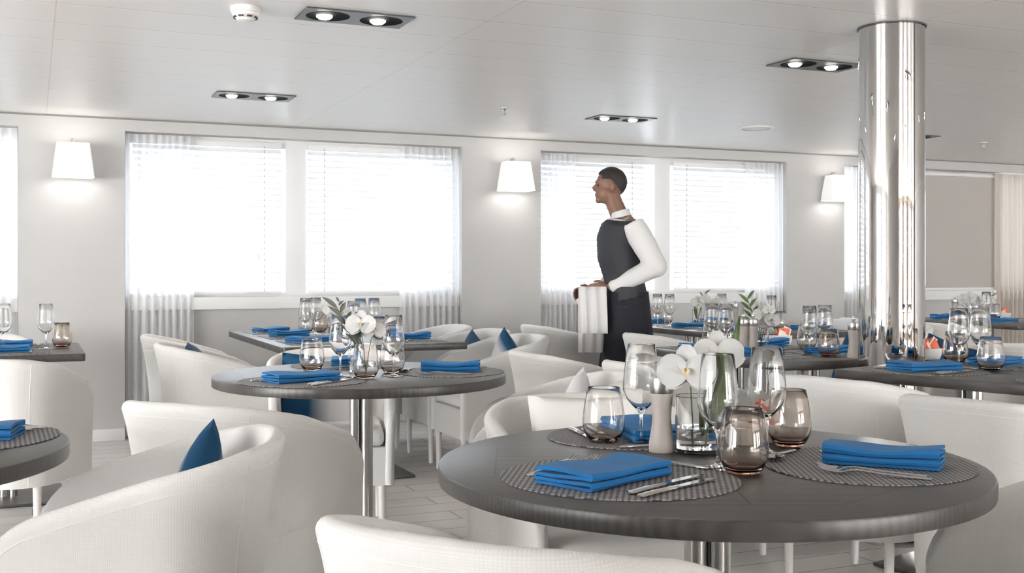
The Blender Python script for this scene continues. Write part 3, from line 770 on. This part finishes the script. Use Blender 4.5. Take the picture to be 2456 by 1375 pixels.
def make_knife():
    b = B(); strip(b, [(-.115,.003,.005,.002),(-.113,.003,.0085,.0045),(-.07,.004,.0075,.0045),(-.015,.004,.0068,.004),(-.008,.004,.005,.003)])
    pts = [(-.008,-.006),(.0,-.0085),(.06,-.0095),(.095,-.007),(.112,.002),(.110,.006),(.09,.0075),(.0,.006),(-.008,.005)]
    lo = [b.verts.new((x, y, .0035)) for y, x in pts]; hi = [b.verts.new((x, y, .0052)) for y, x in pts]
    b.faces.new(lo[::-1]); b.faces.new(hi)
    for i in range(len(pts)): j = (i+1) % len(pts); b.faces.new([lo[i], lo[j], hi[j], hi[i]])
    return b
FORK = Proto(tag(obj('fork', make_fork(), 'cutlery', None, 40), '', 'fork'))
SPOON = Proto(tag(obj('spoon', make_spoon(), 'cutlery', None, 60), '', 'spoon'))
KNIFE = Proto(tag(obj('knife', make_knife(), 'cutlery', None, 30), '', 'knife'))
NM = 0
def setting(x, y, rz, desc, z=.74, rect=False, kind=0, nrot=0, full=True, npos=(0, 0), kpos=(.125, 0), krot=0, fpos=(-.135, .02)):
    """one place: mat, folded napkin, two forks left, two knives right, dessert spoon beyond"""
    c, s = math.cos(rz), math.sin(rz)
    def at(o, dx, dy, dz, a): return place(o, x+dx*c-dy*s, y+dx*s+dy*c, z+dz, rz+a)
    at((MATR if rect else MATO).get('woven grey placemat, %s' % desc, 'woven grey placemats'), 0, 0, .0005, 0)
    at(NAPS[kind].get('folded blue napkin, %s' % desc, 'folded blue napkins'), npos[0], npos[1], .0032, nrot)
    at(FORK.get('outer steel fork, %s' % desc, 'forks'), fpos[0]-.013, fpos[1]-.01, .0032, 0)
    if full: at(FORK.get('inner steel fork, %s' % desc, 'forks'), fpos[0]+.020, fpos[1], .0032, -.04)
    at(KNIFE.get('inner steel knife, %s' % desc, 'knives'), kpos[0]-.014, kpos[1], .0032, krot)
    if full:
        at(KNIFE.get('outer steel knife, %s' % desc, 'knives'), kpos[0]+.016, kpos[1]-.02, .0032, krot-.03)
        at(SPOON.get('steel dessert spoon across the mat, %s' % desc, 'spoons'), .02, .172, .0032, PI/2-.1)
def vset(r, f, fr, ff, desc, **k): x, y = V(r, f); setting(x, y, vrot(fr, ff), desc, **k)
vset(.20, 2.09, .50, .866, 'front left place, big near table', nrot=-.24, krot=-.22, kpos=(.125,-.03), npos=(-.012,-.035), fpos=(-.135, .03))
vset(.715, 2.235, -.91, .42, 'right place, big near table', kind=1, nrot=.0, npos=(0,-.03), fpos=(-.125, -.02), kpos=(.11, 0), krot=.05)
vset(.31, 2.62, .25, -.97, 'far place, big near table', kind=0)
vset(-.742, 3.92, .41, .91, 'front place, middle round table', kind=0, nrot=-.5)
vset(-.235, 4.29, -1, 0, 'right place, middle round table', kind=1, nrot=.0)
vset(-.68, 4.59, .16, -.99, 'far place, middle round table', kind=2)
vset(-1.27, 2.58, -1, -.05, 'round table at the left edge', kind=0, nrot=.1)
for k, yy in enumerate((5.99, 6.53, 7.07)):
    w = ('nearest', 'middle', 'farthest')[k]
    setting(1.385, yy, E, '%s left place, long table under left window' % w, rect=True, kind=k % 3, nrot=(.5,.35,.5)[k], full=False)
    setting(1.955, yy, Wd, '%s right place, long table under left window' % w, rect=True, kind=(k+1) % 3, nrot=.3, full=False)
    setting(4.14, yy, E, '%s left place, long table behind the waiter' % w, rect=True, kind=(k+2) % 3, nrot=.4, full=False)
    setting(4.73, yy, Wd, '%s right place, long table behind the waiter' % w, rect=True, kind=k % 3, nrot=.2, full=False)
for k, yy in enumerate((4.23, 4.72)):
    w = ('nearer', 'farther')[k]
    setting(3.06, yy, E, '%s left place, table left of the pillar' % w, rect=True, kind=k+1, nrot=.25, full=False)
    setting(3.46, yy, Wd, '%s right place, table left of the pillar' % w, rect=True, kind=k, nrot=.25, full=False)
setting(-.12, 5.84, No, 'nearer place, dark table at far left', rect=True, kind=2, nrot=PI/2+.2, full=False)
setting(-.12, 6.28, So, 'farther place, dark table at far left', rect=True, kind=0, nrot=PI/2, full=False)
def t6(a, c):    # a: across from the left edge, c: along towards the camera
    return (cx6 + a*math.cos(rz6) + c*math.sin(rz6), cy6 + a*math.sin(rz6) - c*math.cos(rz6))
x, y = t6(.215, .25); setting(x, y, rz6+E, 'corner place, sharp-cornered right table', z=.76, kind=0, nrot=-.3)
x, y = t6(.215, .85); setting(x, y, rz6+E, 'right-edge place, sharp-cornered right table', z=.76, kind=1)
x, y = t6(.64, .30); setting(x, y, rz6+Wd, 'far place, sharp-cornered right table', z=.76, kind=2, full=False)
for k, yy in enumerate((6.25, 6.85)):
    setting(6.72, yy, E, '%s left place, far right table' % ('nearer', 'farther')[k], rect=True, kind=k, nrot=.3, full=False)
    setting(7.28, yy, Wd, '%s right place, far right table' % ('nearer', 'farther')[k], rect=True, kind=k+1, nrot=.3, full=False)

# ---- glasses
GW, GT = 'stemmed wine glasses', 'smoked glass tumblers'
B1 = 'on the big near table'
put(WINE, 1538, 1068, 'tall clear wine glass %s, leftmost, between tumbler and pepper mill' % B1, group=GW)
put(WINE, 1722, 1124, 'tall clear wine glass %s, in front of the orchid vase' % B1, group=GW)
put(WINE, 1839, 1088, 'tall clear wine glass %s, rightmost, beside the brown tumbler' % B1, group=GW)
put(TUMP, 1448, 1062, 'pale smoked tumbler %s, left of the wine glasses' % B1, group=GT)
put(TUMS, 1783, 1136, 'brown smoked tumbler %s, nearest the camera' % B1, group=GT)
put(TUMS, 1893, 1070, 'brown smoked tumbler %s, behind the cutlery at the right' % B1, group=GT)
B2 = 'on the middle round table'
put(WINE, 816, 903, 'clear wine glass left of the flower %s' % B2, group=GW)
put(WINE, 944, 903, 'clear wine glass right of the flower %s' % B2, group=GW)
put(TUMP, 748, 889, 'pale smoked tumbler at the left %s' % B2, group=GT)
put(TUMP, 941, 894, 'pale smoked tumbler behind the right wine glass %s' % B2, group=GT)
put(WINE, 838, 884, 'clear wine glass behind the leaves %s' % B2, group=GW)
B3 = 'on the long left window table'
for i, (px, py) in enumerate(((733, 806), (757, 802), (864, 808), (897, 806), (848, 822))):
    put(WINE, px, py, 'clear wine glass, %s from left, %s' % (('first','second','fourth','fifth','third')[i], B3), group=GW)
put(TUMP, 734, 797, 'pale smoked tumbler, left of two, %s' % B3, group=GT); put(TUMS, 768, 796, 'brown smoked tumbler, right of two, %s' % B3, group=GT)
put(TUMS, 912, 812, 'smoked tumbler behind the white flower %s' % B3, group=GT)
B4 = 'on the dark table at the far left'
put(WINE, 8, 838, 'clear wine glass cut by the left edge %s' % B4, group=GW); put(WINE, 110, 838, 'clear wine glass beside the brown tumbler %s' % B4, group=GW)
put(TUMS, 149, 834, 'brown smoked tumbler %s' % B4, group=GT)
B5 = 'on the table left of the pillar'
put(WINE, 1707, 836, 'clear wine glass, first of the left pair, %s' % B5, group=GW); put(WINE, 1741, 838, 'clear wine glass, second of the left pair, %s' % B5, group=GW)
put(TUMS, 1706, 829, 'smoked tumbler behind the left pair of wine glasses %s' % B5, group=GT)
put(TUMP, 1742, 831, 'pale tumbler behind the left pair of wine glasses %s' % B5, group=GT)
put(WINE, 1941, 850, 'clear wine glass, first of the right pair, %s' % B5, group=GW); put(WINE, 1978, 845, 'clear wine glass, second of the right pair, %s' % B5, group=GW)
put(TUMP, 1935, 838, 'pale tumbler behind the right pair of wine glasses %s' % B5, group=GT); put(TUMS, 1988, 856, 'brown smoked tumbler at the front right %s' % B5, group=GT)
B7 = 'on the long table behind the waiter'
put(WINE, 1577, 781, 'clear wine glass nearest the waiter %s' % B7, group=GW); put(WINE, 1606, 783, 'clear wine glass second from the waiter %s' % B7, group=GW)
put(TUMS, 1574, 774, 'brown smoked tumbler nearest the waiter %s' % B7, group=GT); put(TUMP, 1598, 776, 'pale tumbler second from the waiter %s' % B7, group=GT)
put(WINE, 1731, 780, 'clear wine glass left of the pepper mill %s' % B7, group=GW); put(WINE, 1850, 790, 'clear wine glass at the right %s' % B7, group=GW)
put(TUMP, 1870, 793, 'pale tumbler at the right %s' % B7, group=GT)
B6 = 'on the sharp-cornered right table'
put(WINE, 2300, 881, 'clear wine glass before the left tumbler %s' % B6, z=.76, group=GW); put(WINE, 2351, 878, 'clear wine glass before the white chair %s' % B6, z=.76, group=GW)
put(TUMS, 2291, 870, 'brown smoked tumbler behind the left wine glass %s' % B6, z=.76, group=GT); put(TUMP, 2376, 890, 'pale smoked tumbler at the front right %s' % B6, z=.76, group=GT)
put(TUMP, 2385, 767, 'pale tumbler holding orange packets far right under the roller blind', group=GT)
put(WINE, 2366, 769, 'clear wine glass among the flowers far right under the roller blind', group=GW)
# ---- mills
GM = 'wooden pepper mills with steel caps'
put(MILL, 1587, 1084, 'pale wooden mill with steel cap %s' % B1, group=GM)
put(MILL, 1783, 846, 'wooden mill with steel cap, left of the pair, %s' % B5, group=GM); put(MILL, 1806, 846, 'wooden mill with steel cap, right of the pair, %s' % B5, group=GM)
put(MILL, 2047, 860, 'wooden mill touching the left edge of the mirror pillar', group=GM)
put(MILL, 1763, 782, 'wooden mill with steel cap %s' % B7, group=GM); put(MILL, 2290, 765, 'wooden mill far right under the roller blind', group=GM)
x, y = G(848, 893)
b = B(); lathe(b, [(0,0),(.014,0),(.015,.002),(.0135,.05),(.013,.06),(.012,.06),(.012,.008),(0,.008)], 20); o = tag(obj('glass_shaker', b, 'glass', None, 50), 'little clear glass holder beside the flower on the middle round table', 'glass'); place(o, x, y, .7406)

# ---- flowers
def petal(b, c, d, n, L, w, cup=.15, curl=0):
    """a rounded petal from c along d with face normal n"""
    c, d, n = Vector(c), Vector(d).normalized(), Vector(n).normalized(); n = (n - d*n.dot(d)).normalized(); s = d.cross(n)
    for dz in (0, .0007):
        def f(u, v):
            q = 2*u-1; ww = w/2*math.sin(PI*min(1, v*.86+.09))**.55; z = cup*L*(v*(1-v)*1.2) + curl*L*v*v + .10*w*q*q + .02*L*math.sin(v*9+q*4)
            return c + d*(L*v) + s*(q*ww) + n*(z+dz)
        grid(b, f, 8, 10)
def orchid(t, c, nrm, R):
    n = Vector(nrm).normalized(); up = Vector((0,0,1)); a = up.cross(n).normalized(); q = n.cross(a)
    b = B()
    for an, L, w, z in ((0, 1.0, 1.15, .002), (180, 1.0, 1.15, .002), (90, .9, .75, 0), (215, .9, .7, -.001), (325, .9, .7, -.001)):
        r = math.radians(an); d = a*math.cos(r) + q*math.sin(r); petal(b, Vector(c)+n*z, d, n, R*L, R*w, .12, -.12 if an in (215, 325) else .05)
    fl = obj('blossom', b, 'petal', t, 80, recalc=False)
    b = B(); petal(b, Vector(c)+n*.004, -q+n*.9, n, R*.38, R*.22, .3, .3); petal(b, Vector(c)+n*.004, a*.6-q*.2+n, n, R*.28, R*.2, .4); petal(b, Vector(c)+n*.004, -a*.6-q*.2+n, n, R*.28, R*.2, .4)
    obj('lip', b, 'petal_heart', fl, 80, recalc=False)
def leafy(t, base, tip, w, m, bend=(0,0,.02), name='leaf'):
    base, tip, bend = Vector(base), Vector(tip), Vector(bend); d = tip-base; s = d.cross(Vector((.3,-1,.1))).normalized(); b = B(); nn = s.cross(d).normalized()
    for dz in (0, .0006):
        def f(u, v):
            q = 2*u-1; ww = w/2*max(.02, math.sin(PI*(v**.8)*.98+.03))
            return base + d*v + bend*math.sin(PI*v) + s*(q*ww) + nn*(abs(q)*w*.12 + dz)
        grid(b, f, 6, 12)
    return obj(name, b, m, t, 80, recalc=False)
def vase(t, r, h, m='glass', wl=.45):
    b = B(); lathe(b, [(0,0),(r-.003,0),(r,.003),(r,h-.0012),(r-.0012,h),(r-.0024,h-.0012),(r-.0024,.010),(0,.009)], 48); g = obj('glass_vase', b, m, t, 40)
    b = B(); lathe(b, [(0,.0095),(r-.0027,.0105),(r-.0027,h*wl),(0,h*wl)], 40); obj('water', b, 'water', g, 40)
cb = Vector((-.30, -.95, .1))    # towards the camera, roughly
t = thing('orchid_vase', 'glass vase with two white orchids and green leaves on the big near table', 'flower vase', 'flower vases on the tables')
x, y = G(1671, 1086); place(t, x, y, .7406); vase(t, .046, .122)
def VP(r, f, z): p = V(r, f); return Vector((p[0], p[1], z))
m_ = 2.30/F
def off(px, py, dep=0): # offset from vase axis measured beside the vase
    p = VP((px-1671)*m_, dep, 0); return Vector((p.x, p.y, .9906 - .7406 - .12 + (960-py)*m_ + 0))
orchid(t, off(1640, 905, -.03), tuple(VP(-.25, -1, .12)), .062)
orchid(t, off(1722, 868, .0), tuple(VP(.15, -1, .30)), .058)
for st in (((.0,.01,.012), off(1655, 935, .0), off(1645, 912, -.02)), ((.01,-.01,.012), off(1700, 930, .01), off(1722, 880, .01))):
    b = B(); tube(b, [st[0], tuple(st[1]), tuple(st[2])], .0016, 6); obj('stem', b, 'stem', t)
leafy(t, off(1700, 1010, .01), off(1782, 772, .03), .040, 'leaf', (.01,0,.0))
leafy(t, off(1690, 1060, .0), off(1745, 885, .0), .048, 'leaf', (.012,0,0)); leafy(t, off(1680, 1070, .01), off(1700, 905, .015), .03, 'leaf', (0,0,0))
leafy(t, off(1745, 900, .01), off(1700, 940, -.02), .03, 'leafgrey')
def small_vase(px, py, label, z=.74, r=.03, h=.10, fl=((0,.16,.045,0),), lv=(), mv='glass', wl=.4):
    t = thing('flower_vase', label, 'flower vase', 'flower vases on the tables'); x, y = G(px, py, z); place(t, x, y, z+.0006)
    if mv == 'smoke':
        b = B(); P = [(0,0),(.026,0),(.031,.002),(.038,.010),(.0455,.026),(.0485,.042),(.0485,.052),(.0462,.075),(.0410,.105),(.0365,.1252),(.0396,.105),(.0448,.075),(.0470,.052),(.0470,.043),(.0440,.028),(.0365,.014),(.028,.009),(0,.008)]
        lathe(b, P, 40); obj('glass_vase', b, 'pale', t, 60)
    else: vase(t, r, h, mv, wl)
    for k, (dx, dz, R, tw) in enumerate(fl):
        p = VP(dx, -.012, dz); orchid(t, p, tuple(VP(tw, -1, .25)), R)
        b = B(); tube(b, [(0,.004*(k-1),.012), (p.x*.4, p.y*.4, dz*.55), tuple(p + Vector((0,.006,0)))], .0015, 6); obj('stem', b, 'stem', t)
    for (dx0, dz0, dx1, dz1, w, mm) in lv:
        p0, p1 = VP(dx0, .01, dz0), VP(dx1, .015, dz1); leafy(t, p0, p1, w, mm, (0,0,.004))
    return t
def sprig(n, x0, z0, x1, z1, L, w, mm):
    out = [(0, .04, x1, z1, .008, mm)]
    for k in range(n):
        q = k/n; bx, bz = x0+(x1-x0)*q, z0+(z1-z0)*q; s = 1 if k % 2 else -1
        out.append((bx, bz, bx + s*L*.75 + (x1-x0)*.2, bz + L*.8, w, mm))
    return tuple(out)
small_vase(877, 908, 'tumbler holding a white flower and grey leaves on the middle round table', fl=((-.015,.195,.058,-.2), (.03,.175,.045,.4)),
    lv=sprig(9, -.02, .12, -.115, .27, .05, .018, 'leafgrey') + ((-.01,.10,-.09,.22,.03,'leafgrey'),), mv='smoke')
small_vase(800, 806, 'vase with a white flower on the long table under the left window', r=.035, h=.11, fl=((-.01,.16,.055,0), (.06,.15,.05,.3)), lv=sprig(5, 0,.12,.04,.22,.04,.014,'leafgrey'))
small_vase(1826, 842, 'vase with white flowers and a tall green sprig before the mirror pillar', r=.036, h=.115, fl=((0,.175,.05,0), (.045,.15,.048,.5), (-.01,.13,.04,-.3), (.03,.20,.035,.2)), lv=sprig(8, -.03,.12,-.07,.27,.055,.02,'leaf'))
small_vase(1672, 784, 'vase with white flowers on the long table behind the waiter', r=.035, h=.12, fl=((0,.17,.05,0), (.05,.19,.045,.3), (.14,.17,.05,.3)), lv=sprig(6, 0,.14,.06,.24,.045,.015,'leafgrey') + ((-.005,.05,-.02,.17,.03,'leaf'),))
small_vase(2335, 762, 'vase with many white flowers far right under the roller blind', r=.06, h=.10, fl=((-.10,.15,.055,-.3), (-.04,.17,.055,0), (.02,.14,.06,.1), (.09,.16,.06,.3), (.14,.14,.05,.5), (-.14,.13,.045,0)), lv=sprig(5, .05,.12,.2,.2,.05,.014,'leafgrey'))
# ---- sugar dishes with orange packets
def sugar(px, py, label, z=.74, rz=0, s=1):
    t = thing('sugar_dish', label, 'dish', 'white dishes of sugar packets'); x, y = G(px, py, z); place(t, x, y, z+.0006, rz)
    w, d, h = .075*s, .045*s, .045*s; b = B()
    P0 = [(-w,-d+.01),(-w+.01,-d),(w-.01,-d),(w,-d+.01),(w,d-.01),(w-.01,d),(-w+.01,d),(-w,d-.01)]
    def ring(k, zz): return [b.verts.new((a*k, c*k, zz)) for a, c in P0]
    R = [ring(.90, 0), ring(1, .02), ring(1.02, h), ring(.95, h), ring(.93, .006)]
    for A, C in zip(R, R[1:]):
        for i in range(8): b.faces.new([A[i], A[(i+1)%8], C[(i+1)%8], C[i]])
    b.faces.new(R[0][::-1]); b.faces.new(R[-1]); obj('dish', b, 'china', t, 30)
    b = B(); box(b, (.0,0,.025), (.003, 2*d*.9, .04)); obj('divider', b, 'china', t)
    rnd = random.Random(int(px))
    for k in range(7):
        b = B(); vv = box(b, (0,0,0), (.045, .003, .055), .001)
        mx = Matrix.Translation((.022+.012*(k-3)*.6+.02, rnd.uniform(-.015,.015), .045+.003*k)) @ Matrix.Rotation(rnd.uniform(-.5,.5),4,'Z') @ Matrix.Rotation(rnd.uniform(-.5,.5),4,'Y') @ Matrix.Rotation(rnd.uniform(-.4,.4),4,'X')
        bmesh.ops.transform(b, matrix=mx, verts=b.verts); obj('sugar_packet', b, 'orange' if k % 3 else 'paper', t)
    return t
sugar(2212, 862, 'white sugar dish with orange packets on the right table beside the pillar', z=.76, rz=.1)
sugar(1864, 826, 'white sugar dish with orange packets on the table left of the pillar', rz=.2)
sugar(1796, 1062, 'white sugar dish with orange packets behind the near tumblers', rz=.3, s=.9)
sugar(2400, 764, 'white sugar dish with an orange packet far right under the roller blind', rz=0)

# ------------------------------------------------------------ the waiter
def skin(name, verts, edges, radii, m, parent, root=0, sub=2):
    me = bpy.data.meshes.new(name); me.from_pydata([Vector(v) for v in verts], edges, [])
    o = bpy.data.objects.new(name, me); COL.objects.link(o); o.parent = parent; me.materials.append(M[m])
    sk = o.modifiers.new('skin', 'SKIN'); sk.use_smooth_shade = True
    for i, r in enumerate(radii):
        d = me.skin_vertices[0].data[i]; d.radius = r if isinstance(r, tuple) else (r, r); d.use_root = (i == root)
    s = o.modifiers.new('sub', 'SUBSURF'); s.levels = sub; s.render_levels = sub; return o
WX, WY = V(.69, 7.03)
wt = thing('person', 'waiter in dark waistcoat and white shirt walking left past the window, hands in front', 'person'); place(wt, WX, WY, 0, -TH)
# local frame: +x right in the picture, +y away, z up; the figure walks towards -x
def P(px, py, y=0): d = 7.03; return ((px-1228)/F*d - .69, y, CAMZ + (HZ-py)/F*d)
def loft(b, secs, seg=20, close=True):       # secs: (centre, rx, ry[, axis]) elliptic sections joined into one skin
    rings = []
    for k, sc_ in enumerate(secs):
        c, rx, ry = Vector(sc_[0]), sc_[1], sc_[2]
        p, q = Vector(secs[max(k-1,0)][0]), Vector(secs[min(k+1,len(secs)-1)][0]); d = (q-p).normalized()
        yv = Vector((0,1,0)); yv = (yv - d*yv.dot(d)); yv = yv.normalized() if yv.length > .2 else Vector((0,0,1)); xv = yv.cross(d).normalized()
        rings.append([b.verts.new(c + xv*rx*math.cos(2*PI*i/seg) + yv*ry*math.sin(2*PI*i/seg)) for i in range(seg)])
    for A, C in zip(rings, rings[1:]):
        for i in range(seg): b.faces.new([A[i], A[(i+1)%seg], C[(i+1)%seg], C[i]])
    if close: b.faces.new(rings[0][::-1]); b.faces.new(rings[-1])
def ball(b, c, r, us_=16):
    v = bmesh.ops.create_uvsphere(b, u_segments=us_, v_segments=us_*2//3, radius=1)['verts']
    for x in v: x.co = Vector((c[0]+x.co.x*r[0], c[1]+x.co.y*r[1], c[2]+x.co.z*r[2]))
def fuse(name, b, m, voxel, sm=6):
    o = obj(name, b, m, wt, 180); r = o.modifiers.new('fuse', 'REMESH'); r.mode = 'VOXEL'; r.voxel_size = voxel; r.use_smooth_shade = True
    q = o.modifiers.new('soften', 'SMOOTH'); q.iterations = sm; q.factor = .5; return o
hc = P(1461, 447)                                # head centre
sh = {-1: P(1513, 546), 1: P(1474, 556)}; el = {-1: P(1560, 640), 1: P(1500, 655)}; wr = {-1: P(1458, 690), 1: P(1428, 700)}
SHY, ELY, WRY = .17, .235, .09
torso = [(P(1503, 735), .10, .155), (P(1502, 700), .105, .15), (P(1494, 660), .10, .135), (P(1484, 615), .112, .155), (P(1484, 572), .118, .175), (P(1490, 545), .105, .18), (P(1493, 530), .085, .13), (P(1491, 522), .065, .075)]
neck = [(P(1491, 535), .062, .066), (P(1482, 508), .056, .056), (P(1472, 485), .054, .054), (P(1466, 470), .055, .055)]
b = B(); loft(b, torso); loft(b, neck)
ball(b, (hc[0]+.012, 0, hc[2]+.018), (.094, .076, .094)); ball(b, (hc[0]-.022, 0, hc[2]-.045), (.062, .056, .066)); ball(b, (hc[0]-.066, 0, hc[2]-.088), (.022, .026, .020))
loft(b, [((hc[0]-.078, 0, hc[2]+.02), .006, .007), ((hc[0]-.098, 0, hc[2]-.012), .013, .012), ((hc[0]-.088, 0, hc[2]-.030), .010, .016)], 10)      # nose
ball(b, (hc[0]-.080, 0, hc[2]-.052), (.012, .024, .007)); ball(b, (hc[0]-.078, 0, hc[2]-.063), (.012, .022, .007))                                  # lips
ball(b, (hc[0]-.070, 0, hc[2]+.028), (.020, .050, .010))                                                                                          # brow
for sy in (-1, 1):
    ball(b, (hc[0]+.014, sy*.076, hc[2]-.008), (.018, .010, .030))                                                                                # ears
    S, E2, W2 = ((sh[sy][0], sy*SHY, sh[sy][2]), (el[sy][0], sy*ELY, el[sy][2]), (wr[sy][0], sy*WRY, wr[sy][2]))
    mid = lambda A, C, q: tuple(A[i]*(1-q)+C[i]*q for i in range(3))
    loft(b, [(S, .055, .055), (mid(S,E2,.4), .050, .048), (mid(S,E2,.9), .040, .040), (mid(E2,W2,.15), .043, .042), (mid(E2,W2,.6), .034, .034), (W2, .025, .030)], 16)
    ball(b, E2, (.042, .042, .042))
    hx_, hy_, hz_ = W2[0]-.05, sy*(WRY-.012), W2[2]-.006
    ball(b, (hx_, hy_, hz_), (.050, .018, .040))                                                                                                  # palm
    for j in range(4):
        z = hz_ + (1.5-j)*.0185; L = (.036,.042,.039,.030)[j]
        tube(b, [(hx_-.03, hy_, z), (hx_-.05-L*.35, hy_-sy*.006, z-.004), (hx_-.05-L*.8, hy_-sy*.022, z-.012), (hx_-.05-L*.75, hy_-sy*.042, z-.018)], [.0098,.0092,.0085,.007], 10)
    tube(b, [(hx_+.02, hy_-sy*.01, hz_+.030), (hx_-.012, hy_-sy*.022, hz_+.047), (hx_-.045, hy_-sy*.032, hz_+.045)], [.012,.0105,.008], 10)          # thumb
    f0, kx, ax, az = (0, .10, .22, .12) if sy < 0 else (0, -.10, -.16, .09); hx0 = P(1503, 735)[0]
    loft(b, [((hx0, sy*.085, .94), .095, .09), ((hx0+kx*.5, sy*.09, .72), .080, .078), ((hx0+kx, sy*.09, .50), .056, .056), ((hx0+(kx+ax)/2+.01, sy*.09, .34), .055, .052), ((hx0+ax, sy*.09, az), .036, .036)], 16)
    ball(b, (hx0+ax-.055, sy*.09, az-.035), (.12, .042, .030))
fuse('body', b, 'skin', .0062, 3)
# shirt: torso and both sleeves, one garment
b = B(); loft(b, [(c, rx+.010, ry+.004) for c, rx, ry in torso[:-1]])
for sy in (-1, 1):
    S, E2, W2 = ((sh[sy][0], sy*(SHY-.01), sh[sy][2]+.005), (el[sy][0]+.008, sy*ELY, el[sy][2]), (wr[sy][0]+.012, sy*WRY, wr[sy][2]))
    loft(b, [(mid(S,E2,-.05), .070, .062), (mid(S,E2,.15), .078, .070), (mid(S,E2,.5), .076, .068), (mid(S,E2,.9), .066, .062)], 18)
    loft(b, [(mid(E2,W2,-.05), .062, .060), (mid(E2,W2,.3), .062, .056), (mid(E2,W2,.75), .050, .046), (mid(E2,W2,.92), .044, .040), (W2, .036, .038)], 18); ball(b, E2, (.068,.062,.066))
fuse('shirt', b, 'shirt', .009, 6)
b = B(); lathe(b, [(.060,-.018),(.067,-.015),(.063,.026),(.057,.028)], 24, closed=True)
o = obj('shirt_collar', b, 'shirt', wt); p = P(1488, 516); o.location = p; o.rotation_euler = (0, -.28, 0)
b = B(); loft(b, [(P(1504, 738), .132, .184), (P(1503, 722), .130, .180), (P(1502, 700), .127, .176), (P(1494, 660), .124, .162), (P(1484, 615), .136, .178), (P(1484, 572), .140, .196), (P(1489, 546), .126, .190), (P(1492, 533), .104, .145), (P(1492, 524), .080, .085)], 32)
fuse('waistcoat', b, 'vest', .009, 6)
# long black apron over black trousers
b = B(); hx0 = P(1503, 735)[0]
def f(u, v):
    an = 2*PI*u; return (hx0 + (.137+.05*v+.007*math.sin(6*an)*v)*math.cos(an) + .02*v, (.172+.03*v)*math.sin(an), 1.0 - .60*v)
grid(b, f, 48, 10); bmesh.ops.remove_doubles(b, verts=b.verts, dist=1e-5); obj('apron', b, 'trousers', wt, 70)
b = B()
for sy in (-1, 1):
    kx, ax, az = (.10, .22, .14) if sy < 0 else (-.10, -.16, .11)
    loft(b, [((hx0, sy*.085, .96), .11, .10), ((hx0+kx*.5, sy*.09, .72), .095, .09), ((hx0+kx, sy*.09, .50), .074, .072), ((hx0+(kx+ax)/2+.01, sy*.09, .34), .070, .068), ((hx0+ax, sy*.09, az), .062, .060)], 18)
fuse('trousers', b, 'trousers', .010, 4)
for sy, ax, az in ((-1, .22, .12), (1, -.16, .09)):
    b = B(); ball(b, (hx0+ax-.05, sy*.09, az-.040), (.150, .052, .042)); box(b, (hx0+ax-.045, sy*.09, az-.075), (.28, .092, .02), .008); obj('shoe', b, 'shoe', wt, 60)
# hair and eyes
b = B(); ball(b, (hc[0]+.014, 0, hc[2]+.026), (.100, .082, .097), 60)
for v in list(b.verts):
    x, y, z = v.co.x-hc[0], v.co.y, v.co.z-hc[2]
    if z < .035 - max(0, x)*1.1 or (x < -.055 and z < .075): b.verts.remove(v)
obj('hair', b, 'hair', wt, 80)
for sy in (-1, 1):
    b = B(); ball(b, (hc[0]-.074, sy*.030, hc[2]+.004), (.007, .012, .006)); obj('eye', b, 'hair', wt, 80)
# white serving cloth over the hands
b = B(); hp = P(1418, 698)
def f(u, v):
    q = (v-.42); z = hp[2] + .028 - max(0, abs(q)-.05)*.78 ; x = hp[0] + (u-.5)*.17 + .012*math.sin(u*14)*abs(q)
    return (x, -.10 + q*.18*(1 if abs(q) < .3 else .3/abs(q)) + .014*math.sin(u*17+v*3), z)
grid(b, f, 30, 24); o = obj('serving_cloth', b, 'shirt', None, 80, recalc=False); tag(o, 'white cloth hanging over the hands of the waiter', 'cloth'); place(o, WX, WY, 0, -TH)
for P_ in (CH, WINE, TUMS, TUMP, MILL, MATO, MATR, FORK, SPOON, KNIFE, *NAPS): assert P_.used
